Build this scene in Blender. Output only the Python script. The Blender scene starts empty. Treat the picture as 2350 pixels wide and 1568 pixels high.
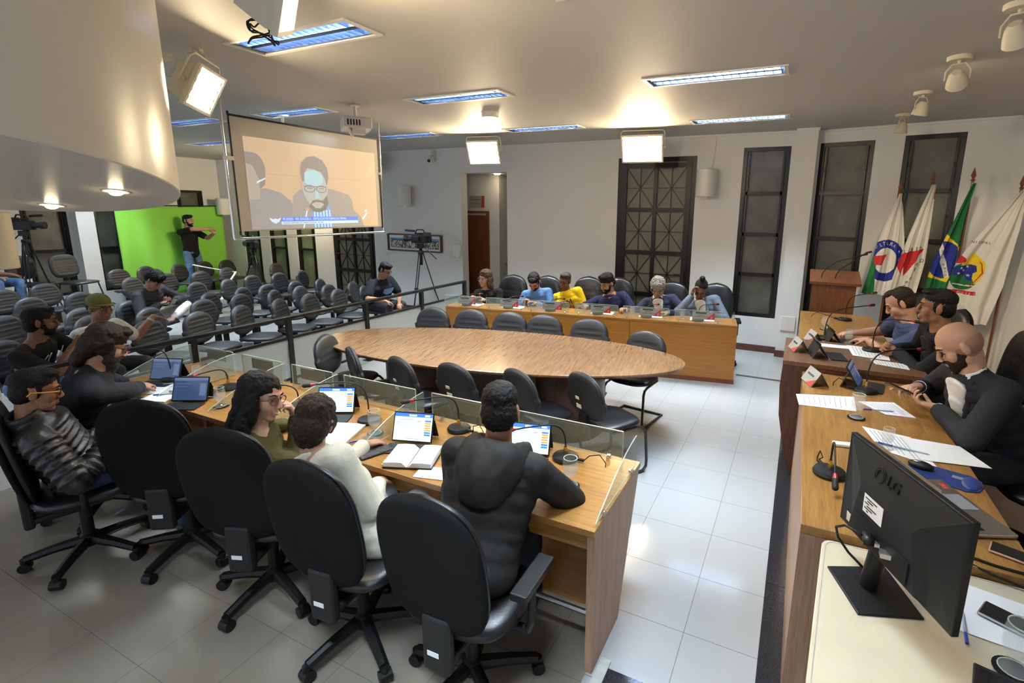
import bpy, math, random
from math import sin, cos, pi, sqrt, radians as rad
from mathutils import Vector as V, Matrix as MX
random.seed(7)
SC = bpy.context.scene
COL = SC.collection
UP = V((0, 0, 1))

# ------------------------------------------------------------------ materials
def _nt(name):
    m = bpy.data.materials.new(name); m.use_nodes = True
    return m, m.node_tree, m.node_tree.nodes['Principled BSDF']

def mat(name, c, rough=.5, metal=0., spec=.5, noise=0., nscale=20., bump=0., bscale=60., emit=None, es=1., alpha=1., trans=0., coat=0., sheen=0.):
    m, nt, b = _nt(name)
    L = nt.links
    b.inputs['Base Color'].default_value = (*c, 1)
    b.inputs['Roughness'].default_value = rough
    b.inputs['Metallic'].default_value = metal
    b.inputs['Specular IOR Level'].default_value = spec
    b.inputs['Alpha'].default_value = alpha
    b.inputs['Transmission Weight'].default_value = trans
    b.inputs['Coat Weight'].default_value = coat
    b.inputs['Sheen Weight'].default_value = sheen
    if emit:
        b.inputs['Emission Color'].default_value = (*emit, 1)
        b.inputs['Emission Strength'].default_value = es
    tc = None
    if noise or bump:
        tc = nt.nodes.new('ShaderNodeTexCoord')
    if noise:
        n = nt.nodes.new('ShaderNodeTexNoise'); n.inputs['Scale'].default_value = nscale; n.inputs['Detail'].default_value = 4
        r = nt.nodes.new('ShaderNodeValToRGB')
        r.color_ramp.elements[0].position = .3; r.color_ramp.elements[1].position = .7
        r.color_ramp.elements[0].color = (*[max(0, x * (1 - noise)) for x in c], 1)
        r.color_ramp.elements[1].color = (*[min(1, x * (1 + noise)) for x in c], 1)
        L.new(tc.outputs['Object'], n.inputs['Vector']); L.new(n.outputs['Fac'], r.inputs['Fac']); L.new(r.outputs['Color'], b.inputs['Base Color'])
    if bump:
        n = nt.nodes.new('ShaderNodeTexNoise'); n.inputs['Scale'].default_value = bscale; n.inputs['Detail'].default_value = 3
        bp = nt.nodes.new('ShaderNodeBump'); bp.inputs['Strength'].default_value = bump; bp.inputs['Distance'].default_value = .01
        L.new(tc.outputs['Object'], n.inputs['Vector']); L.new(n.outputs['Fac'], bp.inputs['Height']); L.new(bp.outputs['Normal'], b.inputs['Normal'])
    return m

def wood(name, c1, c2, rough=.35, scale=(1, 14, 14), ns=3.2, rot=0., coat=.0):
    m, nt, b = _nt(name); L = nt.links
    tc = nt.nodes.new('ShaderNodeTexCoord'); mp = nt.nodes.new('ShaderNodeMapping')
    mp.inputs['Scale'].default_value = scale; mp.inputs['Rotation'].default_value = (0, 0, rot)
    n = nt.nodes.new('ShaderNodeTexNoise'); n.inputs['Scale'].default_value = ns; n.inputs['Detail'].default_value = 7; n.inputs['Roughness'].default_value = .65
    n2 = nt.nodes.new('ShaderNodeTexNoise'); n2.inputs['Scale'].default_value = ns * 5; n2.inputs['Detail'].default_value = 3
    mx = nt.nodes.new('ShaderNodeMath'); mx.operation = 'MULTIPLY_ADD'; mx.inputs[1].default_value = .35
    r = nt.nodes.new('ShaderNodeValToRGB')
    r.color_ramp.elements[0].position = .42; r.color_ramp.elements[1].position = .82
    r.color_ramp.elements[0].color = (*c1, 1); r.color_ramp.elements[1].color = (*c2, 1)
    L.new(tc.outputs['Object'], mp.inputs['Vector']); L.new(mp.outputs['Vector'], n.inputs['Vector']); L.new(mp.outputs['Vector'], n2.inputs['Vector'])
    L.new(n2.outputs['Fac'], mx.inputs[0]); L.new(n.outputs['Fac'], mx.inputs[2])
    L.new(mx.outputs[0], r.inputs['Fac']); L.new(r.outputs['Color'], b.inputs['Base Color'])
    b.inputs['Roughness'].default_value = rough; b.inputs['Coat Weight'].default_value = coat; b.inputs['Coat Roughness'].default_value = .15
    return m

def tilemat(name, c, size, off, rough):
    m, nt, b = _nt(name); L = nt.links
    tc = nt.nodes.new('ShaderNodeTexCoord'); mp = nt.nodes.new('ShaderNodeMapping')
    mp.inputs['Location'].default_value = (-off[0], -off[1], 0)
    br = nt.nodes.new('ShaderNodeTexBrick'); br.offset = 0; br.squash = 1
    br.inputs['Scale'].default_value = 1; br.inputs['Brick Width'].default_value = size; br.inputs['Row Height'].default_value = size
    br.inputs['Mortar Size'].default_value = .0016; br.inputs['Mortar Smooth'].default_value = .2
    br.inputs['Color1'].default_value = (*c, 1); br.inputs['Color2'].default_value = (*[x * .97 for x in c], 1)
    br.inputs['Mortar'].default_value = (.09, .085, .08, 1)
    L.new(tc.outputs['Object'], mp.inputs['Vector']); L.new(mp.outputs['Vector'], br.inputs['Vector']); L.new(br.outputs['Color'], b.inputs['Base Color'])
    rr = nt.nodes.new('ShaderNodeMapRange'); rr.inputs['To Min'].default_value = rough; rr.inputs['To Max'].default_value = .6
    L.new(br.outputs['Fac'], rr.inputs['Value']); L.new(rr.outputs['Result'], b.inputs['Roughness'])
    b.inputs['Specular IOR Level'].default_value = .6
    return m

def glassmat(name, c, a, rough=.05):
    m = bpy.data.materials.new(name); m.use_nodes = True
    nt = m.node_tree; nt.nodes.clear(); L = nt.links
    o = nt.nodes.new('ShaderNodeOutputMaterial'); t = nt.nodes.new('ShaderNodeBsdfTransparent'); g = nt.nodes.new('ShaderNodeBsdfPrincipled')
    g.inputs['Base Color'].default_value = (*c, 1); g.inputs['Roughness'].default_value = rough
    mx = nt.nodes.new('ShaderNodeMixShader'); mx.inputs[0].default_value = a
    t.inputs['Color'].default_value = (1, 1, 1, 1) if a < .12 else (*[.75 + .25 * x for x in c], 1)
    L.new(t.outputs[0], mx.inputs[1]); L.new(g.outputs[0], mx.inputs[2]); L.new(mx.outputs[0], o.inputs[0])
    return m

M = {}
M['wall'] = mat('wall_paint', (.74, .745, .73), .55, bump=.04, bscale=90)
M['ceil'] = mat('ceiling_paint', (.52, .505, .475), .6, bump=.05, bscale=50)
M['sofit'] = mat('balcony_paint', (.70, .66, .58), .28, bump=.06, bscale=30)
M['floorR'] = tilemat('floor_tile', (.385, .392, .395), .45, (-.3526, 5.927), .10)
M['floorL'] = tilemat('floor_tile_left_shaded', (.275, .245, .20), .427, (-3.915, .978), .10)  # tile colour darkened to paint in the shade of balcony and people
M['granite'] = mat('black_granite', (.022, .022, .026), .12, noise=.6, nscale=220)
M['concrete'] = mat('grey_stone', (.42, .42, .38), .5, noise=.15)
M['base'] = wood('baseboard_wood', (.05, .018, .01), (.12, .045, .025))
M['oakX'] = wood('oak_along', (.195, .08, .018), (.37, .18, .047), .32, (1.2, 22, 22), 2.2)
M['oakY'] = wood('oak_depth', (.19, .085, .021), (.40, .205, .06), .32, (22, 1.2, 22), 2.2)
M['oakF'] = wood('oak_front', (.27, .10, .013), (.40, .172, .027), .4, (1.2, 22, 26), 2.2)
M['oakE'] = wood('oak_end', (.24, .13, .075), (.40, .25, .16), .4, (26, 26, 1.4), 2.2)
M['dark'] = wood('dark_wood', (.045, .016, .008), (.115, .045, .022), .35, (14, 14, 1.5), 3)
M['darkT'] = wood('dark_wood_top', (.085, .038, .02), (.22, .115, .065), .32, (18, 1.5, 18), 3)
M['oval'] = wood('table_veneer', (.16, .075, .034), (.34, .195, .10), .22, (20, 1.6, 20), 2.4, rot=.25, coat=.35)
M['pulpit'] = wood('pulpit_wood', (.12, .038, .014), (.23, .09, .04), .4, (22, 22, 1.5), 2.5)
M['door'] = wood('door_wood', (.13, .032, .012), (.20, .055, .02), .35, (20, 20, 1), 2)
M['black'] = mat('black_metal', (.012, .011, .011), .35)
M['frame'] = mat('window_frame', (.009, .007, .0065), .3, spec=.35)
M['plast'] = mat('black_plastic', (.006, .006, .006), .45, spec=.35)
M['plast2'] = mat('dark_grey_plastic', (.016, .016, .0165), .5, spec=.3, bump=.1, bscale=300)
M['fabric'] = mat('black_fabric', (.0048, .0045, .0042), .9, spec=.2, bump=.3, bscale=400)
M['leather'] = mat('charcoal_leatherette', (.030, .031, .034), .46, bump=.15, bscale=120)
M['leather2'] = mat('black_leather', (.009, .0095, .011), .36, bump=.1, bscale=90)
M['chrome'] = mat('chrome', (.7, .7, .7), .15, metal=1)
M['alu'] = mat('aluminium', (.55, .55, .56), .3, metal=1)
M['brass'] = mat('brass', (.7, .5, .22), .25, metal=1)
M['white'] = mat('white_plastic', (.75, .74, .72), .45)
M['cream'] = mat('cream_plastic', (.66, .61, .47), .45)
M['creamtop'] = mat('cream_laminate', (.60, .525, .385), .35, noise=.05, nscale=6)
M['paper'] = mat('paper', (.82, .83, .85), .7)
M['ink'] = mat('ink_grey', (.25, .25, .28), .7)
M['inkblack'] = mat('ink_black', (.015, .015, .015), .6)
M['red'] = mat('red_plastic', (.45, .02, .02), .4)
M['redprint'] = mat('red_print', (.50, .05, .05), .5)
M['plate'] = mat('name_plate_silver', (.36, .36, .34), .4)
M['platedark'] = mat('name_plate_back', (.13, .11, .06), .4, noise=.2, nscale=40)
M['glassp'] = glassmat('green_glass', (.62, .74, .70), .16)
M['glassedge'] = mat('glass_edge', (.48, .56, .46), .2, spec=.6)
M['tumbler'] = glassmat('clear_glass', (.8, .84, .84), .115, .02)
M['water'] = glassmat('water', (.6, .66, .68), .11, .02)
M['screen_off'] = mat('dark_screen', (.012, .013, .016), .12)
M['green'] = mat('green_cloth', (.27, .68, .075), .8, bump=.05, bscale=6)
M['window'] = mat('frosted_pane', (.085, .085, .068), .3, noise=.35, nscale=3, bump=.2, bscale=250)
M['windowg'] = mat('frosted_pane_green', (.17, .20, .12), .3, noise=.25, nscale=3, bump=.2, bscale=250)
M['perf'] = mat('perforated_sheet', (.50, .54, .53), .35, metal=.25)
M['rubber'] = mat('rubber', (.01, .01, .01), .7)
M['flood'] = mat('flood_diffuser', (1, .95, .85), .5, emit=(1, .79, .48), es=50)
M['tube'] = mat('fluorescent_tube', (1, 1, 1), .5, emit=(.72, .87, 1), es=430)
M['down'] = mat('downlight_lens', (1, .9, .7), .4, emit=(1, .78, .45), es=26)
M['reflector'] = mat('louvre_aluminium', (.105, .135, .20), .3, metal=1)

def skin(c):
    return mat('skin', c, .5, spec=.35, noise=.06, nscale=30)
SK = dict(light=skin((.50, .285, .195)), mid=skin((.40, .21, .13)), tan=skin((.30, .145, .08)), brown=skin((.19, .085, .047)))
def hairm(n, c):
    # strands: stretched noise darkens and bumps along the fall of the hair
    m = mat(n, c, .62, spec=.22, noise=.35, nscale=60, bump=.55, bscale=130)
    return m
HAIR = dict(black=hairm('hair_black', (.0055, .0045, .004)), brown=hairm('hair_brown', (.022, .012, .008)), lbrown=hairm('hair_light_brown', (.060, .030, .016)), grey=hairm('hair_grey', (.27, .255, .24)),
            dgrey=hairm('hair_dark_grey', (.05, .047, .045)), shave=mat('hair_shaved', (.34, .185, .125), .65, spec=.2))
M['lip'] = mat('lips', (.28, .09, .07), .45)
M['eyew'] = mat('eye_white', (.6, .58, .55), .3)
M['teeth'] = mat('teeth', (.75, .72, .66), .3)

def cloth(n, c, b=.25, s=14, r=.85, sheen=0.):
    return mat(n, c, r, spec=.2, noise=.10, nscale=9, bump=b, bscale=s, sheen=sheen)

# ------------------------------------------------------------------ mesh builder
class MB:
    def __init__(s, off=(0, 0, 0)):
        s.v = []; s.f = []; s.mi = []; s.o = V(off); s.m = 0; s.tf = None
    def pt(s, p):
        p = V(p)
        if s.tf: p = s.tf @ p
        s.v.append(p - s.o); return len(s.v) - 1
    def face(s, idx):
        s.f.append(tuple(idx)); s.mi.append(s.m)
    def quad(s, *ps):
        s.face([s.pt(p) for p in ps])
    def box(s, c, d, rz=0., R=None):
        c = V(c); hx, hy, hz = d[0] / 2, d[1] / 2, d[2] / 2
        R = R or MX.Rotation(rz, 3, 'Z')
        ids = [s.pt(c + R @ V((x * hx, y * hy, z * hz))) for z in (-1, 1) for y in (-1, 1) for x in (-1, 1)]
        for q in ((0, 2, 3, 1), (4, 5, 7, 6), (0, 1, 5, 4), (2, 6, 7, 3), (0, 4, 6, 2), (1, 3, 7, 5)):
            s.face([ids[i] for i in q])
    def bar(s, a, b, w, h, up=UP):
        a, b = V(a), V(b); d = (b - a); l = d.length; d = d / l
        x = d.cross(V(up));
        if x.length < 1e-4: x = d.cross(V((0, 1, 0)))
        x.normalize(); z = x.cross(d)
        R = MX((x, d, z)).transposed()
        s.box((a + b) / 2, (w, l, h), R=R)
    def prism(s, poly, z0, z1):
        n = len(poly)
        a = [s.pt((p[0], p[1], z0)) for p in poly]; b = [s.pt((p[0], p[1], z1)) for p in poly]
        s.face(a[::-1]); s.face(b)
        for i in range(n): s.face((a[i], a[(i + 1) % n], b[(i + 1) % n], b[i]))
    def slab(s, poly, n, t):
        # planar polygon of 3-D points given thickness t along n
        n = V(n).normalized() * t / 2; k = len(poly)
        a = [s.pt(V(p) - n) for p in poly]; b = [s.pt(V(p) + n) for p in poly]
        s.face(a[::-1]); s.face(b)
        for i in range(k): s.face((a[i], a[(i + 1) % k], b[(i + 1) % k], b[i]))
    def rings(s, rs, caps=True, closed=True):
        ids = [[s.pt(p) for p in r] for r in rs]; n = len(ids[0])
        for a, b in zip(ids, ids[1:]):
            for i in range(n if closed else n - 1): s.face((a[i], a[(i + 1) % n], b[(i + 1) % n], b[i]))
        if caps: s.face(ids[0][::-1]); s.face(ids[-1])
    def lathe(s, c, prof, n=16, axis=UP):
        c = V(c); q = UP.rotation_difference(V(axis)).to_matrix()
        s.rings([[c + q @ V((r * cos(2 * pi * i / n), r * sin(2 * pi * i / n), z)) for i in range(n)] for r, z in prof])
    def cyl(s, a, b, r, r2=None, n=12):
        a, b = V(a), V(b); s.lathe(a, [(r, 0), (r if r2 is None else r2, (b - a).length)], n, (b - a))
    def tube(s, pts, r, n=8):
        pts = [V(p) for p in pts]; rs = []; px = None
        for i, p in enumerate(pts):
            t = (pts[min(i + 1, len(pts) - 1)] - pts[max(i - 1, 0)]).normalized()
            if px is None:
                px = t.orthogonal().normalized()
            px = (px - t * px.dot(t)); px = px.normalized() if px.length > 1e-5 else t.orthogonal().normalized()
            y = t.cross(px); rr = r[i] if isinstance(r, (list, tuple)) else r
            rs.append([p + px * rr * cos(2 * pi * k / n) + y * rr * sin(2 * pi * k / n) for k in range(n)])
        s.rings(rs)
    def ell(s, c, ax, n=12, m=8):
        # ellipsoid: three axis vectors
        c = V(c); A = [V(a) for a in ax]; rs = []
        top = s.pt(c + A[2]); bot = s.pt(c - A[2]); ids = []
        for j in range(1, m):
            ph = pi * j / m
            ids.append([s.pt(c + (A[0] * cos(2 * pi * i / n) + A[1] * sin(2 * pi * i / n)) * sin(ph) + A[2] * cos(ph)) for i in range(n)])
        for i in range(n):
            s.face((top, ids[0][i], ids[0][(i + 1) % n])); s.face((bot, ids[-1][(i + 1) % n], ids[-1][i]))
        for a, b in zip(ids, ids[1:]):
            for i in range(n): s.face((a[i], b[i], b[(i + 1) % n], a[(i + 1) % n]))
    def ball(s, c, r, n=12, m=8):
        s.ell(c, ((r, 0, 0), (0, r, 0), (0, 0, r)), n, m)
    def cap(s, a, b, ra, rb, n=12):
        a, b = V(a), V(b); d = b - a; l = d.length
        if l < 1e-6: return s.ball(a, ra)
        q = UP.rotation_difference(d).to_matrix(); prof = []
        for k in range(1, 5): t = pi / 2 * (1 - k / 4); prof.append((ra * cos(t), -ra * sin(t)))
        for k in range(0, 4): t = pi / 2 * k / 4; prof.append((rb * cos(t), l + rb * sin(t)))
        s.rings([[a + q @ V((r * cos(2 * pi * i / n), r * sin(2 * pi * i / n), z)) for i in range(n)] for r, z in prof])
    def pad(s, w, h, front, back, outline=None, ribs=None, N=20, tf=None):
        # cushion in the local XZ plane, front toward +Y; outline(theta)->radius factor ; ribs=[(z, halfwidth, depth)]
        tf = tf or MX.Identity(4); G = {}
        for sd in (0, 1):
            for i in range(N + 1):
                for j in range(N + 1):
                    a = -1 + 2 * i / N; b = -1 + 2 * j / N
                    if sd and (i in (0, N) or j in (0, N)): G[1, i, j] = G[0, i, j]; continue
                    x = a * sqrt(1 - b * b / 2); z = b * sqrt(1 - a * a / 2); r = min(1, sqrt(x * x + z * z)); th = math.atan2(z, x)
                    k = outline(th) if outline else 1
                    X = x * k * w / 2; Z = z * k * h / 2
                    e = (1 - r ** 5)
                    y = front * (e ** .5) if not sd else -back * (e ** .5)
                    if ribs and not sd:
                        for rz, rx, hw, dp in ribs:
                            if abs(X) < rx * sqrt(max(0, 1 - (2 * Z / h) ** 2)): y -= dp * math.exp(-((Z - rz) / hw) ** 2)
                    G[sd, i, j] = s.pt(tf @ V((X, y, Z)))
        for i in range(N):
            for j in range(N):
                s.face((G[0, i, j], G[0, i, j + 1], G[0, i + 1, j + 1], G[0, i + 1, j]))
                s.face((G[1, i, j], G[1, i + 1, j], G[1, i + 1, j + 1], G[1, i, j + 1]))
    def mesh(s, name, mats, smooth=False, merge=False):
        me = bpy.data.meshes.new(name)
        me.from_pydata([tuple(p) for p in s.v], [], s.f)
        for m in (mats if isinstance(mats, (list, tuple)) else [mats]): me.materials.append(m)
        me.polygons.foreach_set('material_index', s.mi)
        if smooth: me.polygons.foreach_set('use_smooth', [True] * len(me.polygons))
        me.validate(); me.update(); return me
    def build(s, name, mats, parent=None, loc=None, rz=0., smooth=False, bevel=0., label=None, auto=False):
        me = s.mesh(name, mats, smooth or auto)
        if auto:
            try: me.set_sharp_from_angle(angle=rad(35))
            except Exception: pass
        o = bpy.data.objects.new(name, me); COL.objects.link(o)
        if parent: o.parent = parent
        if loc is not None: o.location = loc
        o.rotation_euler.z = rz
        if bevel:
            b = o.modifiers.new('bevel', 'BEVEL'); b.width = bevel; b.segments = 2; b.limit_method = 'ANGLE'
        if label: o['label'] = label
        return o

def tag(o, label, cat, group=None):
    o['label'] = label; o['category'] = cat
    if group: o['group'] = group
    return o
def thing(name, label, cat, loc=(0, 0, 0), rz=0., group=None):
    o = bpy.data.objects.new(name, None); COL.objects.link(o); o.empty_display_size = .1
    o.location = loc; o.rotation_euler.z = rz
    return tag(o, label, cat, group)
def struct(o):
    o['kind'] = 'structure'; return o
def kids(o): return [c for c in COL.objects if c.parent == o]
_tree = {}
def dup(root, loc, rz=0., label=None, group=None):
    if root.name not in _tree: _tree[root.name] = [(c, kids(c)) for c in kids(root)]
    r = root.copy(); COL.objects.link(r); r.location = loc; r.rotation_euler.z = rz
    if label: r['label'] = label
    if group: r['group'] = group
    for c, gs in _tree[root.name]:
        d = c.copy(); COL.objects.link(d); d.parent = r
        for g in gs:
            e = g.copy(); COL.objects.link(e); e.parent = d
    return r
def first_or_dup(state, root, loc, rz, label, group):
    if state.get('used'): return dup(root, loc, rz, label, group)
    state['used'] = True; root.location = loc; root.rotation_euler.z = rz; root['label'] = label
    if group: root['group'] = group
    return root
ORD = ['first', 'second', 'third', 'fourth', 'fifth', 'sixth', 'seventh', 'eighth', 'ninth', 'tenth']

def textmesh(s, size, align='CENTER', ext=.0006):
    cu = bpy.data.curves.new('txt', 'FONT'); cu.body = s; cu.size = size; cu.align_x = align; cu.align_y = 'CENTER'; cu.extrude = ext; cu.resolution_u = 3
    o = bpy.data.objects.new('txt', cu); me = bpy.data.meshes.new_from_object(o)
    bpy.data.objects.remove(o); return me
def text(s, size, m, parent, pos, right, up, name='lettering', align='CENTER', sx=1., ext=.0006):
    """lettering with baseline along `right` and letter height along `up` (in the parent's space)"""
    me = textmesh(s, size, align, ext); me.name = name; me.materials.clear(); me.materials.append(m)
    r = V(right).normalized(); u = V(up); u = (u - r * u.dot(r)).normalized(); n = r.cross(u)
    R = MX((r * sx, u, n)).transposed(); p = V(pos)
    for v in me.vertices: v.co = R @ v.co + p
    o = bpy.data.objects.new(name, me); COL.objects.link(o); o.parent = parent; return o
EXPOSURE = 1.32; WORLD = 0.42; SPOT = 45; SCREEN = .26
# ------------------------------------------------------------------ camera (fitted to the tile grid of the floor)
cam = bpy.data.cameras.new('camera'); co = bpy.data.objects.new('camera', cam); COL.objects.link(co); SC.camera = co
cam.sensor_fit = 'HORIZONTAL'; cam.sensor_width = 36; cam.lens = 1167.43 / 2350 * 36
cam.shift_x = (1175 - 1270.95) / 2350; cam.shift_y = (719.66 - 784) / 2350; cam.clip_start = .05
_y, _t, _r = -.4477, .2022, .0106
_f = V((sin(_y) * cos(_t), cos(_y) * cos(_t), -sin(_t))); _rt = V((cos(_y), -sin(_y), 0)); _u = _rt.cross(_f)
_x = _rt * cos(_r) + _u * sin(_r); _z = -_rt * sin(_r) + _u * cos(_r)
co.matrix_world = MX((_x, _z, -_f)).transposed().to_4x4(); co.location = (0, 0, 2.1413)
SC.view_settings.view_transform = 'Standard'; SC.view_settings.look = 'None'; SC.view_settings.gamma = 1
SC.view_settings.exposure = EXPOSURE
SC.cycles.max_bounces = 8; SC.cycles.diffuse_bounces = 4; SC.cycles.glossy_bounces = 3; SC.cycles.transmission_bounces = 4; SC.cycles.transparent_max_bounces = 16
SC.cycles.caustics_reflective = False; SC.cycles.caustics_refractive = False; SC.cycles.sample_clamp_indirect = 4
w = bpy.data.worlds.new('world'); SC.world = w; w.use_nodes = True
w.node_tree.nodes['Background'].inputs[0].default_value = (.80, .86, 1, 1); w.node_tree.nodes['Background'].inputs[1].default_value = WORLD

CZ = 3.27; WY = 8.3
def holed(mb, u0, u1, v0, v1, holes, fn, thick):
    """rectangle with rectangular holes; fn(u, v, depth) -> point"""
    us = sorted({u0, u1} | {min(max(h[k], u0), u1) for h in holes for k in (0, 1)}); vs = sorted({v0, v1} | {min(max(h[k], v0), v1) for h in holes for k in (2, 3)})
    solid = {}
    for i in range(len(us) - 1):
        for j in range(len(vs) - 1):
            cu, cv = (us[i] + us[i + 1]) / 2, (vs[j] + vs[j + 1]) / 2
            solid[i, j] = not any(h[0] < cu < h[1] and h[2] < cv < h[3] for h in holes)
    for (i, j), s in solid.items():
        if not s: continue
        a, b, c, d = us[i], us[i + 1], vs[j], vs[j + 1]
        mb.quad(fn(a, c, 0), fn(b, c, 0), fn(b, d, 0), fn(a, d, 0)); mb.quad(fn(a, d, thick), fn(b, d, thick), fn(b, c, thick), fn(a, c, thick))
        for di, dj, p, q in ((-1, 0, (a, c), (a, d)), (1, 0, (b, d), (b, c)), (0, -1, (b, c), (a, c)), (0, 1, (a, d), (b, d))):
            if not solid.get((i + di, j + dj), False): mb.quad(fn(*p, 0), fn(*q, 0), fn(*q, thick), fn(*p, thick))

# floor: three tile fields laid side by side
def floorpiece(nm, x0, x1, y0, y1, m):
    b = MB(); b.box(((x0 + x1) / 2, (y0 + y1) / 2, -.05), (x1 - x0, y1 - y0, .1)); return struct(b.build(nm, m))
M['audfloor'] = mat('worn_grey_floor', (.25, .243, .232), .35, noise=.12, nscale=5)
floorpiece('floor', -5.36, 3.4, 2.25, 10.9, M['floorR']); floorpiece('floor_front', -.72, 3.4, -2.6, 2.25, M['floorR'])
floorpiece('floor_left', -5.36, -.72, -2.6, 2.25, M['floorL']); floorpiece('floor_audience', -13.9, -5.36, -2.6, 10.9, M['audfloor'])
b = MB()
for y0, y1 in ((-1., .9), (.905, 2.9), (2.905, 4.7), (4.705, 5.3)): b.box((.058, (y0 + y1) / 2, .002), (.106, y1 - y0, .006))
struct(b.build('trim_1', M['granite']))
b = MB(); b.box((-.335, 1.78, .002), (.67, .34, .008)); struct(b.build('trim_2', M['granite']))
b = MB(); b.box((-.655, 1.84, .004), (.05, .30, .014)); struct(b.build('trim_3', M['concrete']))
b = MB(); b.box((-.34, 6.91, .002), (.54, .05, .007)); struct(b.build('trim_4', M['granite']))

# ceiling with recesses for the luminaires
LAMPS = [(-3.23, 2.66), (-3.36, 4.64), (-.81, 4.81), (-.85, 7.07), (-3.47, 6.8), (-.75, 2.62), (-3.2, .35), (-.75, .3), (-5.78, 4.56), (-5.85, 6.68), (-7.75, 4.5), (-10.0, 6.1), (-8.3, 6.6), (-10.2, 3.9), (-12.3, 5.6), (-7.9, 2.2)]  # last two are unseen, added to brighten the audience side
LW, LD = 1.13, .29
b = MB()
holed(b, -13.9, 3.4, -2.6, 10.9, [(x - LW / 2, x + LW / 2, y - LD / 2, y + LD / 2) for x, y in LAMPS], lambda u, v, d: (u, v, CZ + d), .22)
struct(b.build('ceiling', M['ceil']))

# walls
FW = dict(pas=(-6.0, -4.97, -.01, 2.80), d1=(-2.83, -1.56, -.01, 2.97), w1=(-.89, -.25, .54, 3.06), d2=(-9.55, -8.3, -.01, 2.95), w2=(-10.75, -10.13, .2, 3.0), w3=(-11.72, -11.1, .2, 3.0), w4=(-12.68, -12.08, .2, 3.0))
b = MB(); holed(b, -13.5, -.16, 0, CZ, list(FW.values()), lambda u, v, d: (u, WY + d, v), .2); struct(b.build('wall_far', M['wall']))
BW = dict(w5=(4.48, 5.18, .3, 3.0), w6=(5.56, 6.2, .3, 3.0), w7=(7.28, 7.88, .3, 2.5), w8=(3.2, 3.8, .3, 3.0))
b = MB(); holed(b, 1.5, 8.5, 0, CZ, list(BW.values()), lambda u, v, d: (-13.5 - d, u, v), .2); struct(b.build('wall_back', M['wall']))
b = MB(); b.box((-13.38, 5.38, CZ / 2), (.24, .3, CZ)); struct(b.build('wall_pilaster', M['wall']))
b = MB(); b.box((-.06, 8.27, CZ / 2), (.27, .3, CZ)); struct(b.build('wall_column', M['wall']))
RA, RB = V((.06, 8.40, 0)), V((2.16, 7.96, 0)); RD = (RB - RA).normalized(); RN = V((RD.y, -RD.x, 0)); RL = (RB - RA).length
RW = dict(w9=(.06, .72, .45, 3.09), w10=(1.05, 1.68, .45, 3.12))
rwp = lambda u, v, d: RA + RD * u - RN * d + UP * v
b = MB(); holed(b, 0, RL, 0, CZ, list(RW.values()), rwp, .2); struct(b.build('wall_right', M['wall']))
b = MB(); b.prism([(2.16, 7.96), (3.3, 7.2), (3.4, 7.4), (2.2, 8.2)], 0, CZ); struct(b.build('wall_right_end', M['wall']))
b = MB(); b.prism([(3.2, -2.5), (3.4, -2.5), (3.4, 7.3), (3.2, 7.25)], 0, CZ); struct(b.build('wall_side', M['wall']))
# passage behind the opening
b = MB(); b.box((-6.55, 9.2, 1.45), (1.75, .1, 2.9)); b.box((-5.72, 9.85, 1.45), (.1, 1.4, 2.9)); b.box((-4.6, 10.5, 1.45), (2.3, .1, 2.9)); b.box((-4.2, 9.5, 1.45), (.1, 2.0, 2.9)); b.box((-7.4, 8.85, 1.45), (.1, .7, 2.9))
struct(b.build('wall_passage', M['wall']))
b = MB(); b.box((-5.7, 9.55, 2.86), (3.6, 2.1, .08)); struct(b.build('ceiling_passage', M['ceil']))
# slim crown moulding and baseboards
b = MB(); b.box((-6.8, 8.285, CZ - .018), (13.3, .03, .03)); struct(b.build('trim_5', M['white']))
b = MB(); b.slab([rwp(0, CZ - .035, -.012), rwp(RL, CZ - .035, -.012), rwp(RL, CZ - .005, -.012), rwp(0, CZ - .005, -.012)], RN, .024); struct(b.build('trim_6', M['white']))
b = MB(); b.box((-.055, 8.11, CZ - .02), (.29, .03, .035)); struct(b.build('trim_7', M['white']))
def baseb(nm, segs):
    b = MB()
    for x0, x1 in segs: b.box(((x0 + x1) / 2, 8.29, .05), (x1 - x0, .02, .1))
    struct(b.build(nm, M['base']))
baseb('baseboard_far', [(-13.4, -9.56), (-8.29, -6.01), (-4.96, -2.84), (-1.55, -.2)])
b = MB(); b.box((-.06, 8.11, .05), (.29, .02, .1)); struct(b.build('baseboard_column', M['base']))

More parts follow.
